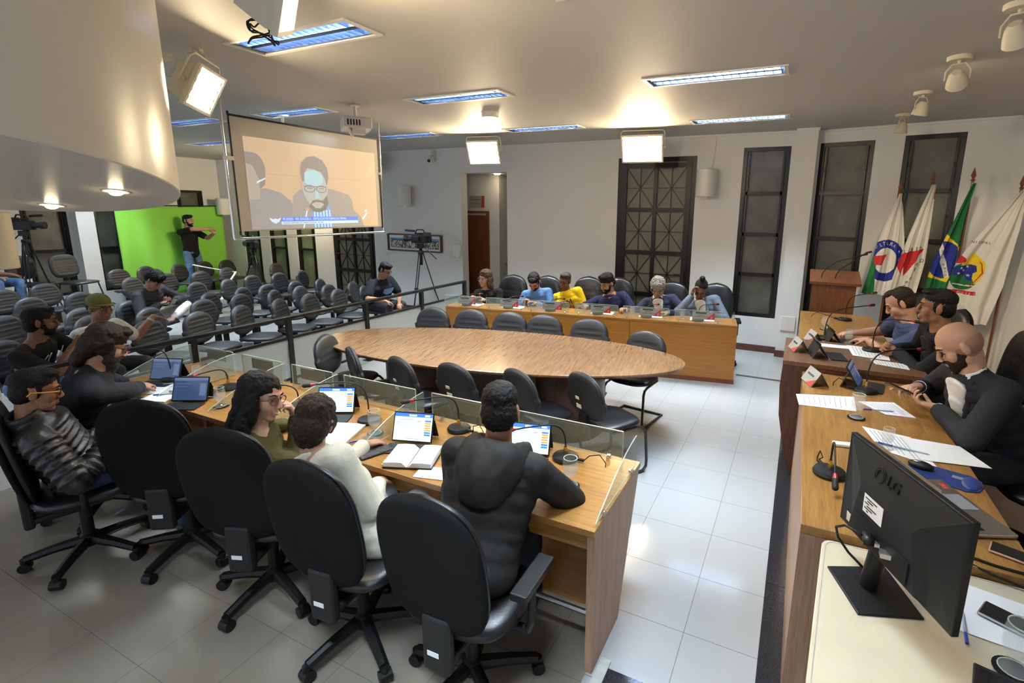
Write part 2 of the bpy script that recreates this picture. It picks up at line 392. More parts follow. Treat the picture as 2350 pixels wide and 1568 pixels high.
NW = [0]
def window(fn, r, rows, pane, label):
    """fn(u, v, depth) wall mapping; r=(u0,u1,z0,z1)"""
    NW[0] += 1; u0, u1, z0, z1 = r
    e = thing('window_%d' % NW[0], label, 'window'); struct(e)
    f = MB()
    def fb(a0, a1, c0, c1, d0=.01, d1=.09):
        f.slab([fn(a0, c0, (d0 + d1) / 2), fn(a1, c0, (d0 + d1) / 2), fn(a1, c1, (d0 + d1) / 2), fn(a0, c1, (d0 + d1) / 2)], V(fn(0, 0, 1)) - V(fn(0, 0, 0)), d1 - d0)
    t = .055
    fb(u0, u0 + t, z0, z1); fb(u1 - t, u1, z0, z1); fb(u0 + t, u1 - t, z1 - t, z1); fb(u0 + t, u1 - t, z0, z0 + t)
    n2 = .028
    fb(u0 + t + .012, u0 + t + .012 + n2, z0 + t + .01, z1 - t - .01, .0, .06); fb(u1 - t - .012 - n2, u1 - t - .012, z0 + t + .01, z1 - t - .01, .0, .06)
    zs = [z0 + t + (z1 - z0 - 2 * t) * k / rows for k in range(rows + 1)]
    for k in range(1, rows): fb(u0 + t, u1 - t, zs[k] - .025, zs[k] + .025, .0, .07)
    f.build('window_frame', M['frame'], e)
    p = MB()
    p.slab([fn(u0 + t, z0 + t, .06), fn(u1 - t, z0 + t, .06), fn(u1 - t, z1 - t, .06), fn(u0 + t, z1 - t, .06)], V(fn(0, 0, 1)) - V(fn(0, 0, 0)), .006)
    p.build('window_pane', pane, e)
    l = MB()
    for k in range(rows):
        for u in (u0 + t + .02, u1 - t - .02): l.box(fn(u, (zs[k] + zs[k + 1]) / 2, -.008), (.018, .018, .05))
    l.build('window_latch', M['black'], e)
fw = lambda u, v, d: V((u, WY + d, v)); bw = lambda u, v, d: V((-13.5 - d, u, v))
window(fw, FW['w1'], 4, M['window'], 'tall black framed window between wall speaker and white column')
window(fw, FW['w2'], 3, M['windowg'], 'tall black framed window left of the distant star grille door')
window(fw, FW['w3'], 3, M['windowg'], 'middle one of the three black windows below the projection screen')
window(fw, FW['w4'], 3, M['windowg'], 'black window behind the tripod camera below the projection screen')
window(bw, BW['w5'], 3, M['window'], 'dark framed window behind the two loose chairs at far left')
window(bw, BW['w6'], 3, M['window'], 'dark framed window beside the left edge of the green cloth')
window(bw, BW['w7'], 3, M['window'], 'window whose dark top shows above the green cloth')
window(rwp, RW['w9'], 4, M['window'], 'tall black window behind the lectern')
window(rwp, RW['w10'], 4, M['window'], 'tall black window behind the flags')

ND = [0]
def gdoor(fn, r, label, hand):
    ND[0] += 1; u0, u1, z0, z1 = r
    e = thing('door_%d' % ND[0], label, 'door'); struct(e)
    def fb(f, a0, a1, c0, c1, d0=.01, d1=.1):
        f.slab([fn(a0, c0, (d0 + d1) / 2), fn(a1, c0, (d0 + d1) / 2), fn(a1, c1, (d0 + d1) / 2), fn(a0, c1, (d0 + d1) / 2)], (0, 1, 0), d1 - d0)
    f = MB(); t = .07
    fb(f, u0, u0 + t, 0, z1); fb(f, u1 - t, u1, 0, z1); fb(f, u0 + t, u1 - t, z1 - t, z1)
    f.build('door_frame', M['frame'], e)
    d = MB(); a0, a1 = u0 + t, u1 - t; s = .085; top = z1 - t
    fb(d, a0, a0 + s, .02, top, -.005, .06); fb(d, a1 - s, a1, .02, top, -.005, .06); um = (a0 + a1) / 2
    fb(d, um - .03, um + .03, .02, top, -.002, .055)
    zs = [.06 + (top - .12) * k / 4 for k in range(5)]
    for z in zs: fb(d, a0 + s, a1 - s, z - .035, z + .035, -.003, .055)
    d.build('door_leaf', M['frame'], e)
    g = MB()
    for (p, q) in ((a0 + s, um - .03), (um + .03, a1 - s)):
        for k in range(4):
            c0, c1 = zs[k] + .035, zs[k + 1] - .035; cx, cz = (p + q) / 2, (c0 + c1) / 2
            for (x, z) in ((p, c0), (p, c1), (cx, c0), (p, cz)):
                g.bar(fn(x, z, .02), fn(2 * cx - x, 2 * cz - z, .02), .011, .011, (0, 1, 0))
    g.build('star_grille', M['frame'], e)
    p = MB(); p.slab([fn(a0, .03, .035), fn(a1, .03, .035), fn(a1, top, .035), fn(a0, top, .035)], (0, 1, 0), .006)
    p.build('door_pane', M['windowg2'], e)
    hx = a1 - s / 2 if hand > 0 else a0 + s / 2
    h = MB(); h.box(fn(hx, 1.08, -.02), (.035, .03, .22)); h.box(fn(hx - .07 * hand, 1.12, -.05), (.15, .02, .025)); h.box(fn(hx, 1.12, -.03), (.02, .06, .02))
    h.build('door_handle', M['black'], e)
M['windowg2'] = mat('frosted_pane_beige', (.15, .145, .105), .3, noise=.2, nscale=2.5, bump=.2, bscale=250)
gdoor(fw, FW['d1'], 'tall dark glazed door with star grilles behind the grey haired man', 1)
gdoor(fw, FW['d2'], 'distant dark glazed door with star grilles left of the framed city picture', -1)
# plain wooden door in the passage
e = thing('door_3', 'reddish brown wooden door inside the wall opening', 'door'); struct(e)
b = MB(); b.box((-6.27, 9.135, 1.0), (.62, .03, 2.0)); b.build('door_leaf', M['door'], e)
b = MB()
b.box((-6.605, 9.13, 1.02), (.05, .06, 2.04)); b.box((-5.935, 9.13, 1.02), (.05, .06, 2.04)); b.box((-6.27, 9.13, 2.065), (.72, .06, .05)); b.build('door_frame', M['door'], e)
# oblique bottomed round white volume under the ceiling at the left
b = MB(); n = 96; C0 = V((-3.29, .66, 0)); r0 = 1.0
zb = lambda p: 2.355 + .0971 * (p.x + 2.29) - .1436 * (p.y - .75)
circ = [C0 + V((r0 * cos(2 * pi * i / n), r0 * sin(2 * pi * i / n), 0)) for i in range(n)]
b.rings([[p + UP * (CZ + .02) for p in circ], [p + UP * (zb(p) + .006) for p in circ]], caps=False)
b.rings([[C0 + (p - C0) * k + UP * (zb(C0 + (p - C0) * k) + h) for p in circ] for k, h in ((1, .006), (.996, 0), (.5, 0), (.01, 0))], caps=True)
struct(b.build('wall_balcony', M['sofit'], auto=True))
b = MB(); b.box((-5.42, 1.28, CZ / 2), (.26, .36, CZ)); struct(b.build('wall_pillar', M['wall']))
# ------------------------------------------------------------------ ceiling luminaires
def make_lum():
    e = thing('ceiling_luminaire', '', 'ceiling light')
    b = MB(); w, d = LW, LD
    b.box((0, 0, .145), (w - .01, d - .01, .01))
    for s in (-1, 1): b.box((0, s * (d / 2 - .008), .08), (w - .012, .006, .13)); b.box((s * (w / 2 - .008), 0, .08), (.006, d - .012, .13))
    b.build('housing', M['white'], e)
    f = MB()
    for s in (-1, 1): f.box((0, s * (d / 2 + .006), -.004), (w + .05, .03, .01)); f.box((s * (w / 2 + .008), 0, -.004), (.03, d - .018, .01))
    f.build('trim_frame', M['white'], e)
    l = MB()
    for k in (-1, 1):
        for i in range(17):
            x = -w / 2 + .035 + i * (w - .07) / 16
            yc = k * d / 4
            l.slab([(x, yc - d / 4 + .006, .066), (x, yc + d / 4 - .006, .066), (x, yc + d / 4 - .022, .004), (x, yc - d / 4 + .022, .004)], (1, 0, 0), .004)
    for yy in (-d / 2 + .018, d / 2 - .018): l.box((0, yy, .038), (w - .03, .004, .07))
    l.slab([(-w / 2 + .02, -.003, .07), (w / 2 - .02, -.003, .07), (w / 2 - .02, -.022, .004), (-w / 2 + .02, -.022, .004)], (0, 1, .3), .003)
    l.slab([(-w / 2 + .02, .003, .07), (w / 2 - .02, .003, .07), (w / 2 - .02, .022, .004), (-w / 2 + .02, .022, .004)], (0, 1, -.3), .003)
    l.build('louvre', M['reflector'], e)
    for s in (-1, 1):
        t = MB(); t.cyl((-w / 2 + .06, s * d / 4, .105), (w / 2 - .06, s * d / 4, .105), .013, n=6); t.build('fluorescent_tube', M['tube'], e)
    return e
lum = make_lum(); st = {}
LL = ['louvred ceiling light nearest the hanging tangle of cable', 'louvred ceiling light just before the round smoke detector', 'louvred ceiling light above the oval table, right of centre', 'louvred ceiling light near the far wall, on the right', 'louvred ceiling light near the far wall between the two flood lamps', 'louvred ceiling light cut by the top edge of the photo', 'louvred ceiling light behind the camera on the left', 'louvred ceiling light behind the camera on the right', 'louvred ceiling light right above the grey projector behind the screen', 'louvred ceiling light right of the white projector at the far wall', 'louvred ceiling light seen left of the screen pole', 'brightly lit ceiling light far at the back left', 'louvred ceiling light over the audience seats behind the screen', 'louvred ceiling light over the back left audience seats', 'unseen louvred ceiling light added in front of the green cloth', 'unseen louvred ceiling light added over the front left audience seats']
for i, (x, y) in enumerate(LAMPS): first_or_dup(st, lum, (x, y, CZ), 0, LL[i], 'recessed louvred ceiling lights')

# flood lamps: housing, glowing face, yoke
def flood(name, c, nrm, upv, w, h, label, mount):
    c = V(c); n = V(nrm).normalized(); x = V(upv).cross(n).normalized(); y = n.cross(x)
    e = thing(name, label, 'flood lamp', c, 0, 'studio flood lamps'); R = MX((x, y, n)).transposed().to_4x4()
    def mb(): b = MB(); b.tf = R; return b
    b = mb()
    b.rings([[(sx * w / 2 * k, sy * h / 2 * k, z) for sx, sy in ((-1, -1), (1, -1), (1, 1), (-1, 1))] for k, z in ((.55, -.17), (.75, -.16), (1, -.03), (1, .0))])
    b.build('housing', M['cream'], e)
    b = mb()
    for s in (-1, 1): b.box((s * (w / 2 + .006), 0, .008), (.02, h + .03, .03)); b.box((0, s * (h / 2 + .006), .008), (w, .02, .03))
    for k in range(4):
        for s in (-1, 1): b.box((s * (w / 2 - .012), -h * .36 + k * h * .24, .012), (.012, .03, .008))
    b.build('rim', M['cream'], e)
    b = mb(); b.box((0, 0, .006), (w - .02, h - .02, .006)); b.build('glowing_face', M['flood'], e)
    b = mb(); z = -.06; hh = h / 2 + .06
    b.tube([(-w / 2 - .03, -.02, z), (-w / 2 - .03, hh - .03, z), (-w / 2, hh, z), (w / 2, hh, z), (w / 2 + .03, hh - .03, z), (w / 2 + .03, -.02, z)], .009)
    for s in (-1, 1): b.cyl((s * (w / 2 + .045), 0, z), (s * (w / 2), 0, z), .02)
    b.build('yoke', M['cream'], e)
    top = R @ V((0, hh, z)); m = V(mount) - c
    b = MB(); b.tube([top, m], .012); b.cyl(m, m + UP * -.02, .05); b.build('ceiling_mount', M['cream'], e)
    return e
flood('flood_lamp', (-3.90, 2.37, 2.94), (.83, .347, -.437), (.336, .316, .887), .25, .27, 'glowing flood lamp tilted beside the round white volume', (-4.15, 2.5, CZ))
flood('flood_lamp', (-4.62, 7.02, 3.0), (.18, -.92, -.42), UP, .50, .34, 'glowing flood lamp over the wall opening', (-4.7, 7.25, CZ))
flood('flood_lamp', (-2.17, 7.38, 3.0), (.12, -.92, -.42), UP, .56, .36, 'glowing flood lamp over the tall dark glazed door', (-2.2, 7.6, CZ))
flood('flood_lamp', (-2.13, 1.71, 3.085), (.66, .70, -.27), (.25, -.2, .95), .36, .36, 'flood lamp seen edge-on at the top of the photo', (-2.25, 1.6, CZ))
flood('flood_lamp', (-9.3, 7.75, 2.55), (-.93, -.2, -.3), UP, .5, .36, 'flood lamp hanging behind the projection screen, aimed at the green cloth', (-9.2, 7.8, CZ))
# tangle of cable hanging beside it
b = MB(); c = V((-2.37, 1.75, 2.95)); pts = [c + V((.02, .02, .31)), c + V((.0, .0, .2))]
for k in range(40):
    a = k * .62; pts.append(c + V((.045 * cos(a) + .010 * sin(a * 2.3), .045 * sin(a * 1.13), .042 * sin(a * .71) - .02 * (k % 5 == 0))))
pts += [c + V((-.03, -.02, .2)), c + V((-.06, -.05, .31))]
sm = []
for i in range(len(pts) - 1):
    for t in (0, .25, .5, .75):
        p0, p1, p2, p3 = pts[max(i - 1, 0)], pts[i], pts[i + 1], pts[min(i + 2, len(pts) - 1)]
        sm.append(.5 * ((2 * p1) + (p2 - p0) * t + (2 * p0 - 5 * p1 + 4 * p2 - p3) * t * t + (3 * p1 - p0 - 3 * p2 + p3) * t ** 3))
b.tube(sm + [pts[-1]], .0038, 6); tag(b.build('hanging_cable', M['rubber'], smooth=True), 'knotted black cable hanging beside the edge-on flood lamp', 'cable')
# loose wires behind the tilted flood lamp
b = MB(); b.tube([(-4.5, 2.45, CZ - .005), (-4.42, 2.42, 3.1), (-4.3, 2.5, 3.02), (-4.2, 2.42, 3.08), (-4.05, 2.36, 3.0)], .006); b.box((-4.52, 2.46, CZ - .02), (.12, .1, .04))
tag(b.build('wire_drop', M['cream']), 'thin pale wire looping down beside the tilted flood lamp', 'wire')

# round spotlights at right
def spot(loc, d, label, lit):
    e = thing('ceiling_spotlight', label, 'spotlight', loc, 0, 'cream ceiling spotlights along the right wall'); d = V(d).normalized()
    b = MB(); b.lathe((0, 0, -.03), [(.075, 0), (.08, .01), (.08, .03)], 20); b.build('canopy', M['cream'], e, auto=True)
    hc = V((0, 0, -.16)); x = d.cross(UP).normalized()
    b = MB(); b.tube([hc + x * .075, hc + x * .075 + UP * .06, hc + x * .04 + UP * .11, hc - x * .04 + UP * .11, hc - x * .075 + UP * .06, hc - x * .075], .006); b.cyl(V((0, 0, -.05)), V((0, 0, -.03)), .012); b.build('bracket', M['cream'], e)
    b = MB(); b.lathe(hc - d * .07, [(.0, 0), (.03, .0), (.05, .03), (.066, .09), (.07, .12), (.062, .122), (.055, .1)], 20, d); b.build('lamp_head', M['cream'], e, auto=True)
    b = MB(); b.lathe(hc + d * .03, [(.054, 0), (.05, .008)], 16, d); b.build('lens', M['down'] if lit else M['alu'], e)
    if lit:
        l = bpy.data.lights.new('spot', 'SPOT'); l.energy = SPOT; l.color = (1, .83, .60); l.spot_size = rad(58); l.spot_blend = .6; l.shadow_soft_size = .05
        lo = bpy.data.objects.new('spot_beam', l); COL.objects.link(lo); lo.location = V(loc) + hc + d * .06; lo.rotation_euler = d.to_track_quat('-Z', 'Y').to_euler()
spot((.96, 3.86, CZ), (.35, .6, -.7), 'lit ceiling spotlight cut by the top right corner', True)
spot((.92, 4.92, CZ), (.25, .75, -.6), 'second ceiling spotlight from the top right corner', True)
spot((.91, 6.16, CZ), (-.2, .25, -1), 'third ceiling spotlight from the top right corner', False)
spot((.93, 7.42, CZ), (-.15, .1, -1), 'ceiling spotlight nearest the right wall windows', False)
b = MB(); b.lathe((-3.5, 5.47, CZ - .062), [(.03, 0), (.085, .0), (.1, .012), (.1, .05), (.11, .062)], 28)
tag(b.build('smoke_detector', M['white'], auto=True), 'round white smoke detector on the ceiling', 'smoke detector')
# downlights in the sloping underside
for px, py, lb in ((-2.97, 1.34, 'glowing downlight in the sloping underside, nearer its tip'), (-3.66, 1.35, 'glowing downlight in the sloping underside, at the left')):
    z = zb(V((px, py, 0))); e = thing('recessed_downlight', lb, 'downlight', (px, py, z), 0, 'downlights under the round volume')
    ax = V((-.0971, .1436, 1)).normalized()
    b = MB(); b.lathe(-ax * .004, [(.03, 0), (.05, 0), (.052, .006)], 24, ax); b.build('bezel', M['white'], e, auto=True)
    b = MB(); b.ell(-ax * .006, ((.028, 0, 0), (0, .028, 0), (0, 0, .016)), 16, 8); b.build('lens', M['down'], e)

# ------------------------------------------------------------------ projectors and screen
def projector(loc, rz, label, m):
    e = thing('projector', label, 'projector', loc, rz, 'ceiling projectors')
    b = MB(); b.box((0, 0, 0), (.42, .30, .11)); b.box((0, -.02, .06), (.36, .24, .02)); b.build('casing', m, e, bevel=.012)
    b = MB()
    for k in range(6): b.box((-.15 + k * .035, .152, .01), (.018, .006, .05))
    b.build('vent_grille', M['plast2'], e); b = MB()
    for k in range(5): b.box((.212, -.1 + k * .03, .0), (.006, .015, .06))
    b.build('vent_grille', M['plast2'], e)
    b = MB(); b.slab([(.05, -.10, -.055), (.19, -.10, -.055), (.19, -.05, -.14), (.05, -.05, -.14)], (0, 1, .3), .02); b.box((.12, .01, -.085), (.12, .14, .06)); b.build('mirror_hood', M['white'], e)
    b = MB(); b.cyl((0, 0, .05), (0, 0, .2), .018); b.box((0, 0, .205), (.14, .1, .012)); b.box((0, 0, .075), (.16, .12, .015)); b.build('ceiling_bracket', M['white'], e)
    return e
projector((-4.68, 4.5, CZ - .215), rad(-38), 'white projector hanging in front of the screen', M['white'])
projector((-6.05, 4.62, CZ - .215), rad(-20), 'grey projector hanging behind the top of the screen', M['cream'])

e = thing('projection_screen', 'hanging projection screen showing a man with glasses and beard', 'projection screen', (-5.36, 4.45, 1.8))
def SP(y, z, d=0): return V((d, y - 4.45, z - 1.8))
b = MB(); b.box(SP(4.49, 2.46), (.006, 2.06, 1.17)); b.build('screen_fabric', mat('screen_fabric', (.56, .53, .48), .8), e)
b = MB(); b.box(SP(3.47, 2.46), (.02, .012, 1.25)); b.box(SP(5.52, 2.46), (.02, .012, 1.2)); b.box(SP(4.5, 3.05), (.02, 2.06, .02)); b.build('fabric_edge', M['plast'], e)
b = MB(); b.cyl(SP(3.40, 1.80), SP(3.40, CZ), .014); b.cyl(SP(5.55, 1.80), SP(5.55, CZ), .014); b.cyl(SP(3.40, 1.80), SP(5.55, 1.80), .014)
b.build('hanging_frame', M['chrome'], e, auto=True)
b = MB(); b.box(SP(3.43, 2.62), (.03, .1, .04)); b.box(SP(5.53, 2.6), (.02, .06, .03)); b.build('clip', M['white'], e)
# the projected picture: layered flat shapes on the fabric ; u across 0..1, v up 0..1
def pm(n, c): return mat(n, c, .9, emit=c, es=SCREEN)
IM = dict(bg=pm('pic_orange', (.58, .45, .31)), skin=pm('pic_skin', (.45, .49, .48)), blue=pm('pic_bluelight', (.42, .62, .72)), hair=pm('pic_hair', (.30, .28, .26)), suit=pm('pic_suit', (.37, .35, .33)), suit2=pm('pic_suit_dark', (.34, .33, .33)),
          line=pm('pic_line', (.25, .23, .21)), band=pm('pic_band', (.16, .25, .78)), white=pm('pic_white', (.62, .84, .95)), plaid=pm('pic_plaid', (.25, .42, .72)), grey=pm('pic_grey', (.43, .40, .36)), pink=pm('pic_pink', (.62, .36, .34)))
PY0, PY1, PZ0, PZ1 = 3.60, 5.44, 1.89, 2.86
lay = [0]
def shape(m, pts, name='projected_shape'):
    lay[0] += 1; d = .0035 + lay[0] * .00035
    b = MB(); b.slab([SP(PY0 + u * (PY1 - PY0), PZ0 + v * (PZ1 - PZ0), d) for u, v in pts], (1, 0, 0), .0003)
    return b.build(name, IM[m], e)
def oval(cx, cy, rx, ry, n=28): return [(cx + rx * cos(2 * pi * k / n), cy + ry * sin(2 * pi * k / n)) for k in range(n)]
shape('bg', [(0, 0), (1, 0), (1, 1), (0, 1)], 'projected_background')
shape('grey', [(.0, .615), (1, .615), (1, .62), (0, .62)], 'projected_panel_seam')
shape('suit2', [(0, 0), (.30, 0), (.31, .2), (.27, .33), (.20, .42), (.11, .46), (.0, .42)], 'projected_shoulder')
shape('hair', oval(.045, .66, .075, .18)[0:8] + [(0, .84), (0, .45), (.08, .45), (.11, .5)], 'projected_side_head')
shape('grey', [(0, .32), (.07, .34), (.075, .55), (.04, .70), (0, .72)], 'projected_side_face')
shape('white', [(.055, .505), (.115, .56), (.115, .575), (.06, .53)], 'projected_glasses_arm')
shape('suit', [(.26, 0), (.86, 0), (.83, .14), (.77, .22), (.76, .36), (.73, .42), (.62, .47), (.52, .50), (.42, .50), (.34, .46), (.29, .38)], 'projected_jacket')
shape('plaid', [(.43, 0), (.58, 0), (.57, .20), (.55, .36), (.44, .36), (.40, .40), (.42, .2)], 'projected_plaid_shirt')
for k in range(6): shape('white', [(.435 + k * .025, 0), (.443 + k * .025, 0), (.443 + k * .024, .22), (.435 + k * .024, .22)], 'projected_plaid_stripe')
shape('skin', oval(.46, .50, .098, .245), 'projected_face')
shape('blue', oval(.45, .60, .075, .10), 'projected_forehead')
shape('hair', [(.365, .55), (.355, .66), (.365, .77), (.41, .85), (.47, .87), (.53, .83), (.565, .74), (.57, .62), (.55, .52), (.54, .60), (.515, .68), (.46, .71), (.41, .72), (.385, .66), (.38, .56)], 'projected_hair')
shape('line', [(.40, .26), (.43, .335), (.47, .345), (.51, .335), (.545, .40), (.555, .30), (.53, .22), (.48, .19), (.43, .20)], 'projected_beard')
shape('skin', [(.42, .29), (.45, .315), (.49, .315), (.52, .29), (.49, .24), (.45, .24)], 'projected_chin')
shape('pink', [(.445, .295), (.495, .295), (.485, .280), (.455, .280)], 'projected_mouth')
shape('blue', [(.46, .46), (.475, .46), (.49, .36), (.45, .36)], 'projected_nose')
for cx in (.415, .505):
    shape('line', oval(cx, .475, .042, .045, 16), 'projected_spectacle_rim'); shape('skin', oval(cx, .475, .036, .037, 16), 'projected_spectacle_lens'); shape('line', [(cx - .02, .478), (cx + .02, .478), (cx + .02, .487), (cx - .02, .487)], 'projected_eye')
shape('line', [(.37, .50), (.55, .50), (.55, .508), (.37, .508)], 'projected_spectacle_bar')
shape('white', [(.34, .0), (.35, .0), (.385, .21), (.375, .21)], 'projected_microphone_stem'); shape('pink', oval(.385, .225, .012, .02, 10), 'projected_microphone_head')
shape('white', [(.84, .10), (.885, .19), (.895, .18), (.85, .09)], 'projected_tripod_arm'); shape('white', oval(.88, .21, .01, .015, 8), 'projected_tripod_knob')
shape('band', [(.19, .085), (.80, .085), (.80, .135), (.19, .135)], 'projected_blue_banner'); shape('white', [(.19, .05), (.80, .05), (.80, .083), (.19, .083)], 'projected_white_banner')
shape('white', [(.11, .13), (.135, .11), (.15, .12), (.165, .11), (.19, .13), (.175, .085), (.15, .06), (.125, .085)], 'projected_wing_emblem')
def stext(s, h, u, v, m, sx): text(s, h, IM[m], e, SP(PY0 + u * (PY1 - PY0), PZ0 + v * (PZ1 - PZ0), .021), (0, 1, 0), UP, 'projected_lettering', 'LEFT', sx)
stext('PR 03/2025 - VER. EDILEUSA A. - DEVOLUÇÃO DE SOBRAS DA CÂMARA', .040, .197, .110, 'white', .72)
stext('REUNIÃO ORDINÁRIA DA CÂMARA DE ITAÚNA - AO VIVO', .026, .20, .066, 'line', .8)

# ------------------------------------------------------------------ wall mounted things
def speaker(loc, rz, label, s=1., cable=True, m='white'):
    e = thing('wall_speaker', label, 'loudspeaker', loc, rz, 'white wall loudspeakers')
    b = MB(); w, h, d = .29 * s, .40 * s, .2 * s
    prof = [(-w / 2, 0), (-w / 2, .07 * s)] + [(-w / 2 + w * k / 10, .07 * s + (d - .07 * s) * sin(pi * k / 10) ** .7) for k in range(11)] + [(w / 2, 0)]
    b.prism([(x, -y) for x, y in prof][::-1], -h / 2, h / 2); b.build('grille', M[m], e, bevel=.008, auto=True)
    b = MB(); b.box((0, .035, 0), (.22 * s, .09, .3 * s)); b.build('cabinet', M['cream'], e, bevel=.01)
    b = MB(); b.cyl((0, .08, -.0), (0, .14, 0), .03); b.box((0, .145, 0), (.1, .012, .14)); b.box((0, -.0, -h / 2 - .015), (.06, .06, .03)); b.build('wall_bracket', M['white'], e)
    if cable:
        b = MB(); b.tube([(.02, .12, h / 2 - .05), (.05, .14, h / 2 + .1), (.07, .14, h / 2 + .3), (.075, .14, 3.24 - loc[2])], .004, 6); b.build('speaker_cable', M['cream'], e)
    return e
speaker((-1.37, 8.15, 2.55), 0, 'white loudspeaker on the wall right of the dark glazed door')
speaker((-7.3, 8.16, 2.37), rad(28), 'white loudspeaker on the wall above the framed city picture')
speaker((-13.1, 8.13, 2.12), rad(35), 'white loudspeaker at the right end of the green cloth')
speaker((-5.24, 1.50, 1.88), rad(125), 'cream loudspeaker on the white pillar at the left edge', 1., False, 'cream')
b = MB(); b.box((-8.0, 8.0, 3.02), (.3, .2, .34), R=MX.Rotation(.5, 3, 'Z') @ MX.Rotation(.4, 3, 'X')); b.cyl((-8.0, 8.1, 3.05), (-8.0, 8.16, 3.25), .02)
tag(b.build('dark_speaker', M['plast2'], bevel=.01), 'dark grey loudspeaker high behind the right screen pole', 'loudspeaker')
e = thing('security_camera', 'white dome security camera high on the far wall', 'security camera', (-6.64, 8.29, 3.16))
b = MB(); b.box((0, -.05, .03), (.12, .1, .1)); b.cyl((0, -.06, -.02), (0, -.06, -.06), .02); b.build('mount', M['white'], e, bevel=.01)
b = MB(); b.ball((.02, -.09, -.11), .062, 18, 12); b.build('camera_ball', M['white'], e, smooth=True)
b = MB(); b.lathe((.025, -.145, -.125), [(.03, 0), (.03, .02)], 14, (.1, -1, -.25)); b.build('lens', M['screen_off'], e)
b = MB(); b.box((-.09, -.05, -.1), (.06, .08, .07)); b.build('junction_box', M['white'], e, bevel=.008)
# framed panorama
m, nt, bs = _nt('panorama_print'); L = nt.links
tc = nt.nodes.new('ShaderNodeTexCoord'); sx = nt.nodes.new('ShaderNodeSeparateXYZ'); vo = nt.nodes.new('ShaderNodeTexVoronoi'); vo.inputs['Scale'].default_value = 55
r1 = nt.nodes.new('ShaderNodeValToRGB'); r1.color_ramp.interpolation = 'CONSTANT'
for p, c in ((0, (.05, .055, .05)), (.35, (.16, .15, .14)), (.55, (.42, .40, .37)), (.75, (.72, .70, .66))):
    q = r1.color_ramp.elements.new(p); q.color = (*c, 1)
mp = nt.nodes.new('ShaderNodeMapping'); mp.inputs['Scale'].default_value = (1, 1, .55)
sp = nt.nodes.new('ShaderNodeSeparateColor')
L.new(tc.outputs['Object'], mp.inputs[0]); L.new(mp.outputs[0], vo.inputs['Vector']); L.new(vo.outputs['Color'], sp.inputs[0]); L.new(sp.outputs[0], r1.inputs['Fac']); L.new(r1.outputs[0], bs.inputs['Base Color'])
e = thing('framed_picture', 'long framed panorama of a white hillside city', 'picture', (-7.19, 8.285, 1.43))
b = MB()
for s in (-1, 1): b.box((s * .69, -.005, 0), (.045, .035, .35)); b.box((0, -.005, s * .165), (1.34, .035, .03))
b.build('picture_frame', mat('picture_frame_wood', (.06, .02, .012), .35), e)
b = MB(); b.box((0, .002, 0), (1.35, .01, .31)); b.build('mat_board', M['paper'], e)
b = MB(); b.box((0, -.006, -.01), (1.26, .006, .21)); b.build('city_print', m, e)
b = MB()
b.slab([(-.63, -.0115, .095), (-.63, -.0115, .04)] + [(-.63 + 1.26 * k / 24, -.0115, .055 + .022 * sin(k * .9) * cos(k * .37)) for k in range(1, 24)] + [(.63, -.0115, .05), (.63, -.0115, .095)], (0, 1, 0), .002); b.build('blue_sky', mat('print_sky', (.13, .32, .62), .5), e)
b = MB(); b.slab([(-.63, -.0105, -.04)] + [(-.63 + 1.26 * k / 24, -.0105, .05 + .022 * sin(k * .9) * cos(k * .37) - (.02 + .02 * abs(sin(k * .5)))) for k in range(25)][::-1], (0, 1, 0), .0001) if 0 else None
b.slab([(-.63, -.0108, .045)] + [(-.63 + 1.26 * k / 24, -.0108, .058 + .022 * sin(k * .9) * cos(k * .37)) for k in range(25)] + [(.63, -.0108, .03), (.2, -.0108, .035), (-.2, -.0108, .03)], (0, 1, 0), .001); b.build('dark_hills', mat('print_hills', (.05, .07, .06), .6), e)
# door sign, dispenser, switches
e = thing('door_sign', 'small grey and orange sign above the wooden door', 'sign', (-6.2, 9.14, 2.28))
b = MB(); b.box((0, 0, 0), (.36, .012, .24)); b.build('sign_plate', M['plate'], e)
b = MB(); b.slab([(.1, -.008, -.12), (.18, -.008, -.12), (.18, -.008, .12), (.13, -.008, .12)], (0, 1, 0), .002); b.build('orange_band', M['redprint'], e)
text('SALA DAS COMISSÕES', .034, M['inkblack'], e, (-.04, -.0075, .04), (1, 0, 0), UP, sx=.72); text('ACESSO RESTRITO', .024, M['inkblack'], e, (-.04, -.0075, -.04), (1, 0, 0), UP, sx=.8)
e = thing('soap_dispenser', 'white soap dispenser on the edge of the wall opening', 'dispenser', (-6.085, 8.245, 1.32))
b = MB(); b.box((0, 0, 0), (.17, .1, .26)); b.build('dispenser_body', M['white'], e, bevel=.03); b = MB(); b.box((.03, -.03, -.11), (.09, .06, .05)); b.build('push_lever', M['white'], e, bevel=.01)
def swp(loc, d, label):
    e = thing('wall_switch', label, 'switch plate', loc); b = MB(); b.box((0, 0, 0), d); b.build('cover_plate', M['white'], e, bevel=.003)
    b = MB(); b.box((0, -.006, .01), (.02, .008, .03)); b.build('rocker', M['cream'], e)
swp((-7.95, 8.293, 1.12), (.08, .012, .13), 'white switch plate below the framed city picture')
swp((-5.78, 9.14, .92), (.08, .012, .13), 'white switch plate beside the wooden door')
b = MB(); b.box((-.06, 8.112, .52), (.2, .012, .22)); tag(b.build('wall_box_cover', M['white'], bevel=.004), 'square white cover plate low on the white column', 'cover plate')
b = MB(); b.box((-2.05, 8.29, 3.12), (.09, .02, .1)); tag(b.build('junction_cover', M['white']), 'small white junction cover above the tall glazed door', 'cover plate')
